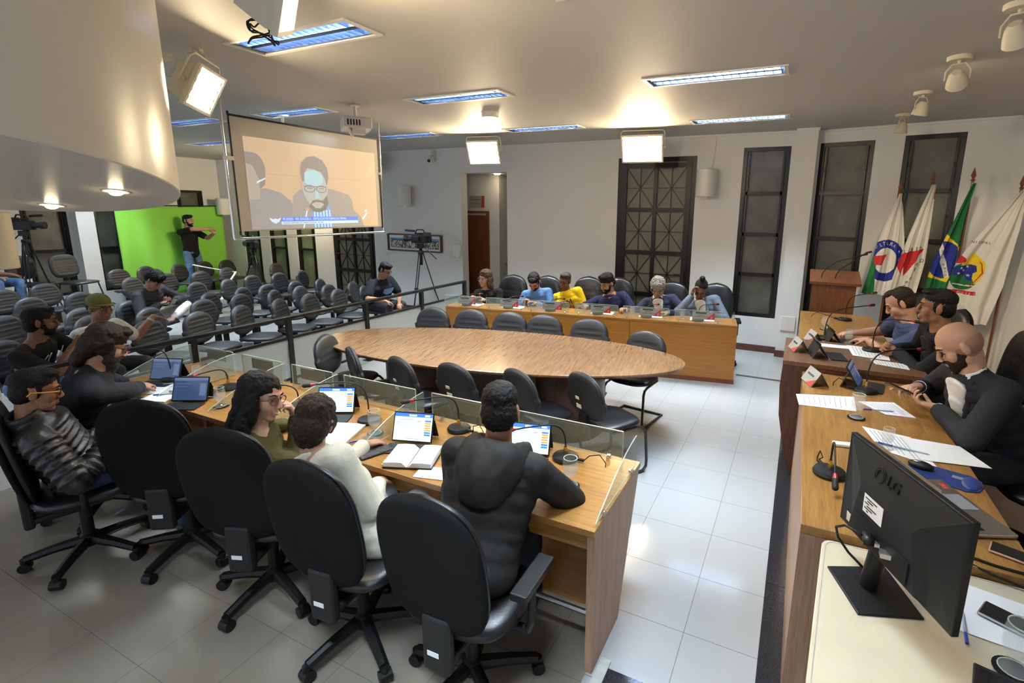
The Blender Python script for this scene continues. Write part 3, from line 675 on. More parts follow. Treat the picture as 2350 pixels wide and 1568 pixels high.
# plant peeking through the opening
e = thing('potted_plant', 'reddish spiky plant peeking past the wall opening edge', 'plant', (-4.95, 8.95, 0))
b = MB(); b.lathe((0, 0, 0), [(.16, 0), (.2, .55), (.2, .6)], 16); b.build('pot', M['plast'], e)
b = MB()
for k in range(16):
    a = k * 2.4; t = .35 + .3 * random.random(); d = V((cos(a), sin(a) * .6, 0))
    b.slab([V((0, 0, .6)), d * t * .5 + V((0, .01, .95 + .1 * random.random())), d * t + V((0, 0, 1.05 + .15 * random.random())), d * t * .45 + V((.02, -.01, .88))], (d.y, -d.x, .2), .004)
b.build('leaves', mat('bromeliad', (.22, .10, .05), .5, noise=.4, nscale=8), e)
b = MB(); b.lathe((-5.55, 8.9, 2.8), [(.05, .0), (.06, .01)], 16); tag(b.build('passage_downlight', M['down']), 'small bright ceiling light inside the wall opening', 'downlight')
b = MB(); b.box((-4.98, 9.2, .8), (.2, .1, .5)); b.box((-4.98, 9.2, .28), (.06, .06, .55)); tag(b.build('dark_stand', M['plast']), 'dark panel on a post just inside the wall opening', 'stand')

# ------------------------------------------------------------------ green cloth, wires, tripods
e = thing('green_backdrop', 'bright green cloth hung behind the standing interpreter', 'backdrop', (-13.2, 7.0, 0))
b = MB(); N, K = 40, 20; g = []
for j in range(K + 1):
    for i in range(N + 1):
        u, v = i / N, j / K; z = 2.13 - v * 2.05 - .03 * sin(pi * u) * (1 - v)
        g.append(b.pt((-13.2 + .018 * sin(u * 9 + v * 2) * (.3 + v) + .012 * sin(u * 31), 5.86 + u * 2.26 - .02 * v * sin(u * 5), z)))
for j in range(K):
    for i in range(N): a = j * (N + 1) + i; b.face((g[a], g[a + 1], g[a + N + 2], g[a + N + 1]))
b.o = V((0, 0, 0)); o = b.build('cloth', M['green'], e, (13.2, -7.0, 0), smooth=True); s = o.modifiers.new('thickness', 'SOLIDIFY'); s.thickness = .004
b = MB(); b.cyl((0, -1.15, 2.13), (0, 1.12, 2.13), .012)
for s in (-1.13, 1.1): b.cyl((-.03, s, 0), (-.03, s, 2.14), .012)
b.build('backdrop_rod', M['plast'], e)

def tripod(loc, rz, h, label, feet, cam=True):
    e = thing('camera_tripod', label, 'camera', loc, rz, 'video cameras on tripods')
    hub = V((0, 0, h))
    for k in range(3):
        a = rz + k * 2 * pi / 3; f = V((cos(a) * feet, sin(a) * feet, .01)); s = V((cos(a) * .04, sin(a) * .04, 0)); x = V((-sin(a), cos(a), 0)) * .022
        b = MB(); m = hub + (f - hub) * .55
        b.cyl(hub + s + x, m + x, .009); b.cyl(hub + s - x, m - x, .009); b.cyl(m, f, .011); b.bar(m + x * 1.6, m - x * 1.6, .03, .03); b.ball(f, .018); b.build('leg', M['plast'], e)
    b = MB(); b.cyl(hub + UP * -.22, hub + UP * .1, .03); b.lathe(hub + UP * -.02, [(.05, 0), (.06, .03), (.05, .06)], 14); b.build('column', M['plast'], e)
    b = MB(); b.box(hub + V((0, 0, .14)), (.11, .1, .09)); b.tube([hub + V((-.06, 0, .13)), hub + V((-.22, .06, .0)), hub + V((-.33, .09, -.1))], .01); b.build('pan_head', M['plast'], e, bevel=.008)
    b = MB(); b.box(hub + V((.0, 0, .27)), (.30, .12, .15)); b.box(hub + V((-.02, 0, .37)), (.2, .04, .03)); b.box(hub + V((-.16, 0, .26)), (.1, .1, .13)); b.box(hub + V((.05, .09, .27)), (.12, .05, .1)); b.build('camera_body', M['plast'], e, bevel=.012)
    b = MB(); b.lathe(hub + V((.14, 0, .27)), [(.045, 0), (.045, .1), (.06, .11), (.06, .17), (.05, .17)], 18, (1, 0, 0)); b.build('lens_barrel', M['plast2'], e, auto=True)
    b = MB(); b.tube([hub + V((-.1, .0, .36)), hub + V((-.06, 0, .44)), hub + V((.06, 0, .44)), hub + V((.1, 0, .36))], .013); b.cyl(hub + V((.08, .06, .42)), hub + V((.26, .06, .43)), .02); b.box(hub + V((-.17, .1, .36)), (.12, .07, .07)); b.build('top_handle', M['plast2'], e)
    return e
tripod((-6.45, 7.6, 0), rad(200), 1.3, 'video camera on tripod in front of the framed city picture', .42)
tripod((-10.2, 6.82, 0), rad(170), 1.1, 'video camera on tripod seen through the bottom of the screen frame', .42)
tripod((-11.6, 3.86, .3), rad(40), 1.22, 'video camera on tripod above the pillar loudspeaker at left', .32)
b = MB(); b.tube([(-12.0, 6.62, .86), (-11.5, 6.72, .80), (-10.9, 6.85, .74)], .012); b.tube([(-10.9, 6.85, .74), (-10.35, 6.35, .62), (-9.75, 5.8, .40)], .02)
tag(b.build('white_cable_duct', M['white']), 'white strip slanting across the rear audience chairs', 'cable strip')
swp((-13.1, 8.29, .38), (.1, .012, .1), 'white socket plate low in the far left corner')

# ------------------------------------------------------------------ railing
e = thing('railing', 'black metal railing with perforated grey panels before the audience', 'railing', (-5.40, 4.3, 0))
RX = 0.; RP = [-2.5, -1.42, -.35, .86, 2.03, 3.2]
b = MB(); b.box((RX, .30, .845), (.06, 5.85, .04)); b.build('top_rail', M['black'], e, bevel=.006)
b = MB(); b.box((RX, .30, .60), (.03, 5.85, .03)); b.build('middle_rail', M['black'], e)
b = MB(); b.box((RX, .30, .10), (.03, 5.85, .03)); b.build('bottom_rail', M['black'], e)
for y in RP:
    b = MB(); b.box((RX, y, .42), (.055, .055, .84)); b.box((RX, y, .005), (.12, .12, .01)); b.build('post', M['black'], e)
for y0, y1 in zip(RP, RP[1:]):
    b = MB(); b.box((RX, (y0 + y1) / 2, .35), (.006, y1 - y0 - .06, .47)); b.build('perforated_panel', M['perf'], e)
# ------------------------------------------------------------------ council desk on the left (oak, glass screens)
def vprism(b, poly_yz, x0, x1):
    n = len(poly_yz); a = [b.pt((x0, y, z)) for y, z in poly_yz]; c = [b.pt((x1, y, z)) for y, z in poly_yz]
    b.face(a[::-1]); b.face(c)
    for i in range(n): b.face((a[i], a[(i + 1) % n], c[(i + 1) % n], c[i]))
D0, D1, DZ = -4.78, -.69, .76
e = thing('council_desk', 'long oak council desk in the foreground with low glass screens', 'desk', (0, 0, 0))
b = MB(); b.box(((D0 + D1) / 2, 2.225, DZ - .016), (D1 - D0, .71, .032)); b.build('desk_top', M['oakX'], e, bevel=.002)
for x in (D1 - .02, -2.16, -3.52, D0 + .02):
    b = MB(); vprism(b, [(1.89, 0), (2.27, 0), (2.56, .728), (1.885, .728)], x - .018, x + .018); b.build('end_panel' if x in (D1 - .02, D0 + .02) else 'support_panel', M['oakE'], e)
b = MB(); b.slab([(D0 + .05, 2.25, .03), (D1 - .05, 2.25, .03), (D1 - .05, 2.53, .72), (D0 + .05, 2.53, .72)], (0, 1, -.4), .02); b.build('modesty_panel', M['oakF'], e)
b = MB(); b.box(((D0 + D1) / 2, 1.93, .675), (D1 - D0 - .1, .02, .10)); b.build('apron', M['oakX'], e)
b = MB(); b.cyl((D1 - .06, 2.0, .22), (-2.1, 2.0, .22), .014); b.cyl((-2.2, 2.0, .22), (-3.5, 2.0, .22), .014); b.build('foot_bar', M['alu'], e)
GP = [(-1.44, -.78), (-2.10, -1.50), (-2.90, -2.24), (-3.46, -3.02), (-4.06, -3.58), (-4.66, -4.18)]
for x0, x1 in GP:
    b = MB(); b.box(((x0 + x1) / 2, 2.525, DZ + .095), (x1 - x0, .008, .175)); g = b.build('glass_panel', M['glassp'], e)
    b = MB(); b.box(((x0 + x1) / 2, 2.525, DZ + .184), (x1 - x0, .008, .004))
    for x in (x0, x1): b.box((x, 2.525, DZ + .095), (.003, .008, .175))
    b.build('glass_edge', M['glassedge'], g)
    b = MB(); xm = (x0 + x1) / 2; b.box((xm, 2.531, DZ + .125), (.26, .002, .085)); b.build('name_plate', M['platedark'], g)
    for x in (x0 + .08, x1 - .08): b = MB(); b.cyl((x, 2.51, DZ), (x, 2.51, DZ + .025), .009); b.box((x, 2.525, DZ + .02), (.02, .02, .02)); b.build('clamp', M['chrome'], g)
for x in (-.70, -2.16, -2.95, -3.52, -4.12, -4.74):
    pr = [(2.51, DZ + .012), (2.51, DZ + .185)] + [(2.51 - .6 * t, DZ + .012 + .173 * (1 - t ** 1.7)) for t in (.1, .2, .3, .4, .5, .6, .7, .8, .9, 1)]
    b = MB(); vprism(b, pr, x - .004, x + .004); g = b.build('glass_divider', M['glassp'], e)
    b = MB(); b.tube([(x, y, z) for y, z in pr[1:]], .0026, 6); b.tube([(x, y, DZ + .012) for y in (1.93, 2.2, 2.5)], .002, 6); b.build('glass_edge', M['glassedge'], g)
    for y in (2.0, 2.42): b = MB(); b.cyl((x, y, DZ), (x, y, DZ + .028), .010); b.ball((x + .01, y, DZ + .022), .010); b.build('clamp', M['chrome'], g)

# ------------------------------------------------------------------ far desk
FA = math.atan2(6.49 - 5.814, -.6 + 4.528); FL = 3.985
e = thing('council_desk', 'honey coloured council desk along the far wall with six glass screens', 'desk', (-4.528, 5.814, 0), FA)
b = MB(); b.box((FL / 2, .22, .74), (FL, .44, .03)); b.build('desk_top', M['oakX'], e, bevel=.002)
for k in range(3):
    x0, x1 = FL * k / 3, FL * (k + 1) / 3
    b = MB(); b.box(((x0 + x1) / 2, .012, .39), (x1 - x0 - .006, .022, .665)); b.build('front_panel', M['oakF'], e)
for x in (.012, FL - .012):
    b = MB(); b.box((x, .24, .36), (.024, .44, .72)); b.build('end_panel', M['oakE'], e)
b = MB(); b.box((FL / 2, .02, .028), (FL + .01, .035, .056)); b.build('plinth', M['door'], e)
FM = [(.26), (.905), (1.53), (2.20), (2.85), (3.51)]
for k, xc in enumerate(FM):
    w = .29; b = MB(); b.box((xc, .05, .755 + .085), (2 * w, .008, .14)); g = b.build('glass_panel', M['glassp'], e)
    b = MB(); b.box((xc, .05, .755 + .156), (2 * w, .008, .004))
    for x in (xc - w, xc + w): b.box((x, .05, .755 + .085), (.004, .008, .14))
    b.build('glass_edge', M['glassedge'], g)
    b = MB(); b.box((xc + .06, .043, .755 + .095), (.27, .003, .095)); b.build('name_plate', M['plate'], g)
    b = MB(); b.slab([(xc + .09, .0405, .803), (xc + .195, .0405, .803), (xc + .195, .0405, .897)], (0, 1, 0), .002); b.build('red_corner', M['redprint'], g)
    text(['VEREADORA', 'VEREADOR', 'VEREADOR', 'VEREADOR', 'VEREADOR', 'VEREADORA'][k], .018, M['inkblack'], g, (xc + .03, .0408, .858), (1, 0, 0), UP, sx=.9)
    b = MB(); b.box((xc + .03, .0408, .882), (.13, .001, .014)); b.box((xc + .03, .0408, .836), (.16, .001, .004)); b.build('name_line', M['inkblack'], g)
    text('2°', .035, M['paper'], g, (xc + .165, .0385, .825), (1, 0, 0), UP, 'plate_emblem')
    for x in (xc - w + .05, xc + w - .05): b = MB(); b.cyl((x, .04, .755), (x, .04, .785), .009); b.ball((x, .03, .775), .011); b.build('clamp', M['chrome'], g)
b = MB(); vprism(b, [(.05, .757), (.05, .91), (.15, .90), (.28, .86), (.40, .775), (.40, .757)], FL - .05, FL - .042); b.build('glass_divider', M['glassp'], e)
b = MB(); vprism(b, [(.05, .757), (.05, .91), (.15, .90), (.28, .86), (.40, .775), (.40, .757)], FM[5] - .36, FM[5] - .352); b.build('glass_divider', M['glassp'], e)
FR = MX.Rotation(FA, 3, 'Z'); F0 = V((-4.528, 5.814, 0))
def fd(x, y, z=.755): return F0 + FR @ V((x, y, 0)) + UP * z

# ------------------------------------------------------------------ oval table
OC, OR = V((-2.73, 4.25, 0)), rad(11)
e = thing('oval_table', 'large oval wooden meeting table with glossy veneer top', 'table', OC, OR)
el = lambda a, b_, z, n=72: [V((a * cos(2 * pi * i / n), b_ * sin(2 * pi * i / n), z)) for i in range(n)]
b = MB(); b.rings([el(1.905, .735, .728), el(1.91, .74, .745), el(1.905, .735, .75)]); b.build('table_top', M['oval'], e, auto=True)
b = MB(); b.rings([el(1.74, .58, .68), el(1.89, .72, .712), el(1.90, .73, .728)]); b.build('under_edge', M['dark'], e, auto=True)
for s in (-1, 1):
    b = MB(); b.rings([[V((s * .82 + .34 * cos(2 * pi * i / 32), .40 * sin(2 * pi * i / 32), z)) for i in range(32)] for z in (0, .69)]); b.build('pedestal', M['dark'], e, auto=True)
b = MB(); b.box((0, 0, .36), (1.4, .03, .6)); b.build('stretcher_panel', M['dark'], e)

# ------------------------------------------------------------------ chairs
egg = lambda th: 1 + .05 * cos(2 * th) * 0 + (.10 * abs(cos(th)) ** 2 if sin(th) < 0 else .0) + .03 * sin(2 * th) ** 2
RIB = [(z, .16, .011, .019) for z in (-.095, -.045, .005, .055, .10)]
def back_tf(p, tilt): return MX.Translation(V(p)) @ MX.Rotation(tilt, 4, 'X')
FLAT = MX.Rotation(rad(90), 4, 'X')   # maps pad front (+Y) to +Z
def make_visitor():                     # faces +Y ; origin on floor at seat centre
    e = thing('visitor_chair', '', 'chair')
    b = MB(); b.pad(.47, .46, .028, .03, lambda t: 1 + .10 * sin(2 * t) ** 2, None, 14, MX.Translation((0, 0, .445)) @ FLAT); b.build('seat', M['leather2'], e, smooth=True)
    b = MB(); b.pad(.46, .40, .035, .012, egg, [(z, .15, .012, .008) for z in (-.06, .0, .06)], 20, back_tf((0, -.24, .69), rad(10))); b.build('backrest', M['leather'], e, smooth=True)
    b = MB(); b.pad(.465, .405, .004, .03, egg, None, 16, back_tf((0, -.252, .69), rad(10))); sh = b.build('back_shell', M['plast2'], e, smooth=True)
    b = MB(); b.tf = back_tf((0, -.2855, .62), rad(10)); b.box((-.04, 0, -.02), (.06, .003, .035)); b.box((-.05, .0, .05), (.045, .003, .025)); b.build('stock_label', M['cream'], sh)
    b = MB()
    for k in range(7): b.box((0, -.262 + .002 * k, .46 + k * .014), (.085, .05, .008))
    b.box((0, -.255, .48), (.07, .03, .12)); b.box((0, -.15, .425), (.08, .26, .012)); b.build('back_bracket', M['plast'], e)
    b = MB()
    for s in (-1, 1): b.tube([(s * .2, -.14, .415), (s * .21, .12, .412), (s * .215, .185, .40), (s * .22, .215, .365), (s * .225, .235, .1), (s * .225, .232, .045), (s * .225, .20, .016), (s * .225, .12, .013), (s * .225, -.24, .013)], .0125)
    b.cyl((-.225, -.24, .013), (.225, -.24, .013), .0125); b.cyl((-.2, -.1, .415), (.2, -.1, .415), .01); b.build('cantilever_frame', M['black'], e, auto=True)
    return e
vis = make_visitor(); st = {}
G = 'chairs around the oval table'
near = [((-3.95, 3.55), 22), ((-3.47, 3.47), 58), ((-2.93, 3.47), 72), ((-2.45, 3.55), 80), ((-1.83, 3.63), 66), ((-1.30, 3.78), 60)]
nl = ['leftmost', 'second from the left', 'third from the left', 'fourth from the left', 'second from the right', 'rightmost']
for k, ((x, y), a) in enumerate(near): first_or_dup(st, vis, (x, y, 0), rad(a - 90), 'near side visitor chair at the oval table, %s' % nl[k], G)
far_ = [((-4.12, 4.85), -78), ((-3.63, 4.98), -80), ((-3.11, 5.06), -80), ((-2.66, 5.12), -80), ((-2.10, 5.16), -82), ((-1.42, 4.88), -100)]
fl_ = ['leftmost', 'second from the left', 'third from the left', 'fourth from the left', 'second from the right', 'rightmost, its seat showing past the table end']
for k, ((x, y), a) in enumerate(far_): first_or_dup(st, vis, (x, y, 0), rad(a - 90), 'far side visitor chair at the oval table, %s' % fl_[k], G)

def make_loose():                       # four-legged squarer chair
    e = thing('loose_chair', '', 'chair')
    b = MB(); b.pad(.50, .48, .03, .03, lambda t: 1 + .16 * sin(2 * t) ** 2, None, 14, MX.Translation((0, 0, .45)) @ FLAT); b.build('seat', M['leather2'], e, smooth=True)
    b = MB(); b.pad(.50, .42, .04, .03, lambda t: 1 + .14 * sin(2 * t) ** 2, [(z, .19, .011, .014) for z in (-.12, -.075, -.03, .015, .06, .105)], 22, back_tf((0, -.25, .74), rad(10))); b.build('backrest', M['leather'], e, smooth=True)
    b = MB(); b.box((0, -.26, .53), (.08, .02, .12)); b.build('back_bracket', M['plast'], e)
    for s in (-1, 1):
        for t, r in ((-1, -.27), (1, .25)):
            b = MB(); b.cyl((s * .19, t * .17, .43), (s * .23, r, .0), .012); b.build('leg', M['black'], e)
    return e
lo = make_loose(); st = {}
for (p, a, l) in (((-12.2, 4.02), 20, 'squarer black chair behind the tripod legs, at the far left'), ((-11.95, 4.52), 20, 'squarer black chair on thin legs beside the white pilaster')):
    first_or_dup(st, lo, (p[0] + .2, p[1], .30), rad(a - 90), l, 'loose chairs on the platform at the back left')
b = MB(); b.box((-12.6, 4.1, .15), (1.8, 1.7, .3)); struct(b.build('floor_platform', M['audfloor']))

def make_aud():
    e = thing('audience_chair', '', 'chair')
    b = MB(); b.pad(.46, .45, .03, .03, lambda t: 1 + .10 * sin(2 * t) ** 2, None, 12, MX.Translation((0, 0, .43)) @ FLAT); b.build('seat', M['leather'], e, smooth=True)
    b = MB(); b.pad(.475, .40, .045, .03, egg, RIB, 22, back_tf((0, -.235, .66), rad(9))); b.build('backrest', M['leather'], e, smooth=True)
    b = MB(); b.box((0, -.25, .45), (.10, .03, .16)); b.box((0, -.14, .395), (.08, .28, .02)); b.build('back_bracket', M['plast'], e)
    b = MB(); b.box((0, -.06, .2), (.07, .05, .38)); b.box((0, -.03, .012), (.08, .34, .024)); b.build('pedestal', M['plast'], e)
    return e
aud = make_aud(); st = {}
G = 'ribbed audience chairs in rows'
ROWS = [('front row behind the railing', [(-6.80, 1.93), (-6.55, 2.45), (-6.60, 3.08), (-6.61, 3.62), (-6.58, 4.15), (-6.60, 4.72), (-6.60, 5.22), (-6.60, 5.75), (-6.52, 6.22)], 24),
        ('second row behind the railing', [(-7.45, 2.90), (-7.42, 3.50), (-7.46, 4.18), (-7.45, 4.71), (-7.36, 5.20), (-7.36, 5.66), (-7.12, 6.02), (-7.05, 6.48)], 24),
        ('third row behind the railing', [(-8.3, 2.44), (-8.12, 3.10), (-8.20, 3.66), (-7.98, 4.58), (-8.05, 5.14), (-8.0, 5.53), (-7.95, 6.03), (-7.82, 6.44)], 24),
        ('fourth row behind the railing', [(-9.65, 3.13), (-9.62, 3.68), (-9.25, 5.12), (-9.19, 5.62), (-9.36, 6.18), (-9.24, 6.66), (-9.22, 7.16)], 22),
        ('fifth row behind the railing', [(-10.9, 3.24), (-11.2, 3.84), (-10.85, 4.92), (-10.95, 5.55), (-10.77, 6.06), (-10.95, 6.70), (-10.9, 7.22), (-10.86, 7.78)], 20),
        ('back row by the green cloth', [(-12.45, 5.43), (-12.6, 6.0), (-12.5, 6.60), (-12.6, 7.2), (-12.5, 7.66)], 18)]
SEATS = {}
for rn, (nm, pts, a) in enumerate(ROWS):
    for k, (x, y) in enumerate(pts):
        # pts are backrest centres; seat centre lies ahead of the backrest
        ang = rad(a + 6 * sin(k * 1.7 + rn)); c = V((x + .235 * cos(ang), y + .235 * sin(ang), 0)); SEATS[rn, k] = (c, ang)
        first_or_dup(st, aud, c, ang - pi / 2, 'black ribbed audience chair, %s from the left in the %s' % (ORD[k], nm), G)

def make_exec(label_tag, arms=True):
    e = thing('office_chair', '', 'office chair')
    for k in range(5):
        a = rad(90 + 72 * k + 20); d = V((cos(a), sin(a), 0))
        b = MB(); b.tube([d * .03 + UP * .115, d * .17 + UP * .10, d * .30 + UP * .075], [.032, .027, .024], 8); b.build('base_leg', M['plast'], e)
        b = MB(); q = d * .305; x = V((-d.y, d.x, 0)); b.cyl(q + x * .028 + UP * .03, q - x * .028 + UP * .03, .03, n=14); b.cyl(q + UP * .03, q + UP * .08, .02); b.build('caster', M['plast'], e)
    b = MB(); b.lathe((0, 0, .08), [(.045, 0), (.045, .07), (.03, .08), (.03, .26), (.05, .28), (.05, .31)], 16); b.box((0, 0, .395), (.22, .26, .05)); b.build('gas_column', M['plast'], e)
    b = MB(); b.pad(.52, .50, .045, .04, lambda t: 1 + .12 * sin(2 * t) ** 2, None, 14, MX.Translation((0, .03, .465)) @ FLAT); b.build('seat', M['leather2'], e, smooth=True)
    tall = lambda t: 1 + .10 * sin(2 * t) ** 2 + (.05 if 0 else .0) - .06 * max(0, sin(t)) ** 3 * abs(cos(t)) * 2
    b = MB(); b.pad(.49, .66, .05, .01, tall, [(z, .15, .012, .014) for z in (-.12, -.05, .02, .09, .16, .22)], 22, back_tf((0, -.245, .80), rad(9))); b.build('backrest', M['leather2'], e, smooth=True)
    b = MB(); b.pad(.495, .665, .012, .03, tall, None, 18, back_tf((0, -.262, .80), rad(9))); sh = b.build('back_shell', M['fabric'], e, smooth=True)
    b = MB(); b.box((0, -.235, .44), (.13, .05, .26)); b.box((0, -.12, .35), (.12, .26, .04)); br = b.build('back_bracket', M['plast2'], e, bevel=.015)
    b = MB(); b.box((-.01, -.261, .40), (.055, .002, .022)); b.build('stock_label', M['paper'], br)
    if arms:
        for s in (-1, 1):
            b = MB(); b.tube([(s * .20, .0, .40), (s * .285, .0, .41), (s * .30, .0, .46), (s * .30, .0, .62)], [.02, .02, .018, .018], 8); b.box((s * .30, .01, .655), (.075, .27, .035)); b.build('armrest', M['plast'], e, bevel=.012)
    return e
ex = make_exec('x'); st = {}
G = 'office chairs of the council desks'
near_ex = [((-3.79, 1.29), 72, 'black office chair under the man in the quilted jacket'), ((-3.28, 1.60), 122, 'empty black office chair with its tall back to the camera, second from the left'), ((-2.50, 1.60), 112, 'black office chair behind the woman with glasses'), ((-1.80, 1.58), 96, 'black office chair behind the person in the cream jacket'), ((-1.16, 1.60), 92, 'nearest black office chair, behind the man in the hooded coat'), ((-4.30, 1.58), 80, 'black office chair under the bearded man leaning over papers')]
for p, a, l in near_ex: first_or_dup(st, ex, (*p, 0), rad(a - 90), l, G)
fx = [(-3.98, 6.62, 'black ribbed office chair beside the woman with the necklace'), (-3.46, 6.80, 'black office chair behind the man in the light blue shirt'), (-2.86, 7.02, 'black ribbed office chair behind the man in the yellow shirt'), (-2.42, 7.16, 'black office chair hidden behind the man in the navy shirt'), (-1.58, 7.12, 'black office chair behind the grey haired man'), (-.98, 7.26, 'black ribbed office chair behind the woman resting on her hand')]
for x, y, l in fx: first_or_dup(st, ex, (x, y, 0), rad(-90 + 10 - 90), l, G)
for x, y, a, l in ((1.12, 5.75, 190, 'office chair behind the man in the blue T-shirt'), (1.38, 5.0, 185, 'dark grey office chair whose back rises behind the man in black'), (1.42, 3.55, 175, 'black office chair under the bald man')): first_or_dup(st, ex, (x, y, .15), rad(a - 90), l, G)

# ------------------------------------------------------------------ dais furniture
b = MB(); b.box((1.95, 4.6, .075), (2.5, 6.4, .15)); struct(b.build('floor_dais', M['dark']))
def stand_desk(label, x0, x1, y0, y1, z, top):
    e = thing('dais_desk', label, 'desk', (0, 0, 0)); b = MB(); b.box(((x0 + x1) / 2, (y0 + y1) / 2, z - .02), (x1 - x0, y1 - y0, .04)); b.build('desk_top', top, e, bevel=.002)
    b = MB(); b.box((x0 + .012, (y0 + y1) / 2, (z - .04) / 2), (.024, y1 - y0, z - .04)); b.build('front_panel', M['oakE'], e)
    for y in (y0 + .012, y1 - .012):
        b = MB(); b.box(((x0 + x1) / 2 - .08, y, (z - .04) / 2), (x1 - x0 - .2, .024, z - .042)); b.build('end_panel', M['oakE'], e)
    return e
stand_desk('oak desk on the right in front of the bald man', .11, .87, 2.11, 4.355, .9, M['oakY'])
stand_desk('oak desk on the right in front of the man in the blue T-shirt', .08, .86, 5.215, 7.15, .9, M['oakY'])
e = thing('president_desk', 'dark raised desk with a curved front between two oak desks', 'desk', (0, 0, 0))
b = MB(); b.box((.45, 4.785, .95), (.98, .845, .035)); b.build('desk_top', M['darkT'], e, bevel=.003)
b = MB(); pr = [(-.035, .932), (-.045, .75), (-.03, .5), (.03, .2), (.09, .0), (.16, 0), (.16, .932)]
n = len(pr); A = [b.pt((x, 4.37, z)) for x, z in pr]; B = [b.pt((x, 5.20, z)) for x, z in pr]; b.face(A); b.face(B[::-1])
for i in range(n): b.face((A[i], B[i], B[(i + 1) % n], A[(i + 1) % n]))
b.build('curved_front', M['dark'], e, auto=True)
for y in (4.376, 5.195):
    b = MB(); b.box((.51, y, .47), (.82, .02, .92)); b.build('side_panel', M['dark'], e)
e = thing('lectern', 'reddish wood lectern with slanted top in front of the right windows', 'lectern', (.42, 7.55, 0))
b = MB(); b.prism([(-.24, -.18), (.26, -.18), (.22, .2), (-.2, .2)], 0, 1.27); b.build('lectern_body', M['pulpit'], e)
b = MB(); b.slab([(-.27, -.26, 1.25), (.31, -.26, 1.25), (.31, .22, 1.36), (-.27, .22, 1.36)], (0, -.2, 1), .035); b.build('slanted_top', M['pulpit'], e)
for x, hx, hy in ((-.14, .28, 1.62), (.02, .32, 1.65)):
    b = MB(); b.tube([(x, -.1, 1.29), (x + .01, -.1, 1.36), (x + .05, -.1, 1.43), (x + .16, -.12, 1.52), (hx, -.15, hy)], .006, 6); b.cap((hx, -.15, hy), (hx + .05, -.16, hy + .015), .012, .013); b.build('gooseneck_microphone', M['plast'], e)
e = thing('side_table', 'cream topped table with rounded corner under the computer monitor', 'table', (0, 0, 0))
rr = [(.19 + .035 - .035 * cos(t), 2.095 - .035 + .035 * sin(t)) for t in (0, .4, .8, 1.2, pi / 2)]
poly = [(.09, .9)] + [(.187, 2.06)] + rr[1:] + [(1.1, 2.095), (1.1, .9)]
b = MB(); b.prism(poly, .845, .87); b.build('table_top', M['creamtop'], e, bevel=.003)
b = MB(); b.tube([(x + .012, y - .010 if y > 1 else y, .8702) for x, y in poly[:-1]], .0016, 5); b.build('edge_groove', M['concrete'], e)
for x, y in ((.24, 2.0), (1.02, 2.0), (.24, 1.0), (1.02, 1.0)):
    b = MB(); b.box((x, y, .42), (.05, .05, .84)); b.build('leg', M['cream'], e)

# ------------------------------------------------------------------ monitor
e = thing('computer_monitor', 'black computer monitor seen from behind on the cream table', 'monitor', (.335, 1.85, .87))
mo = V((.365, 1.808, 1.175)) - V((.335, 1.85, .87)); mx_ = V((.24, -.505, 0)).normalized(); mn = V((-mx_.y, mx_.x, 0)) * -1   # back normal toward the camera
if mn.dot(V((-1, -1, 0))) < 0: mn = -mn
def mp(x, z, d): return mo + mx_ * x + UP * z + mn * d
b = MB(); b.slab([mp(-.28, -.175, 0), mp(.28, -.175, 0), mp(.28, .175, 0), mp(-.28, .175, 0)], mn, .022); b.build('bezel', M['plast'], e, bevel=.003)
b = MB()
R0 = [mp(-.276, -.172, .010), mp(.276, -.172, .010), mp(.276, .172, .010), mp(-.276, .172, .010)]
R1 = [mp(-.19, -.16, .018), mp(.19, -.16, .018), mp(.15, .07, .04), mp(-.15, .07, .04)]
R2 = [mp(-.17, -.14, .046), mp(.17, -.14, .046), mp(.13, .04, .048), mp(-.13, .04, .048)]
b.rings([R0, R1, R2]); b.build('back_cover', M['plast2'], e)
text('LG', .052, M['plast'], e, mp(.0, .118, .0295), mx_, UP + mn * -.25, 'logo_lettering', ext=.0016)
b = MB()
for r in (.024, .017):
    c = mp(-.068, .118, .0295); b.tube([c + mx_ * r * cos(t * pi / 12) + UP * r * sin(t * pi / 12) + mn * -(r * .25 * sin(t * pi / 12)) for t in range(25 if r > .02 else 16)], .0018, 5)
b.build('logo_ring', M['plast'], e)
b = MB(); b.slab([mp(-.10, -.03, .049), mp(.0, -.03, .049), mp(.0, .035, .049), mp(-.10, .035, .049)], mn, .001); lb = b.build('rating_label', M['paper'], e)
b = MB()
for k in range(6): b.slab([mp(-.092 + .012 * (k % 2), .022 - k * .009, .05), mp(-.03 - .02 * (k % 3), .022 - k * .009, .05), mp(-.03 - .02 * (k % 3), .026 - k * .009, .05), mp(-.092 + .012 * (k % 2), .026 - k * .009, .05)], mn, .0006)
b.build('label_print', M['inkblack'], lb)
b = MB(); b.slab([mp(-.23, -.15, .0165), mp(-.19, -.15, .0195), mp(-.19, -.115, .021), mp(-.23, -.115, .018)], mn, .001); b.build('stock_label', M['cream'], e)
b = MB(); b.slab([mp(-.14, -.13, .05), mp(.14, -.13, .05), mp(.14, -.055, .05), mp(-.14, -.055, .05)], mn, .004); b.build('port_recess', M['plast'], e)
b = MB(); b.box(mp(.05, -.09, .058), (.03, .03, .016)); b.box(mp(.0, -.09, .055), (.04, .02, .012)); b.build('port_socket', M['alu'], e)
b = MB(); b.box(mp(-.02, -.085, .07), (.03, .05, .02)); b.tube([mp(-.04, -.085, .08), mp(-.10, -.09, .10), mp(-.15, -.13, .10), mp(-.165, -.18, .08), mp(-.14, -.225, .05), mp(-.07, -.25, .02)], .0045, 8); b.build('video_cable', M['plast'], e, smooth=True)
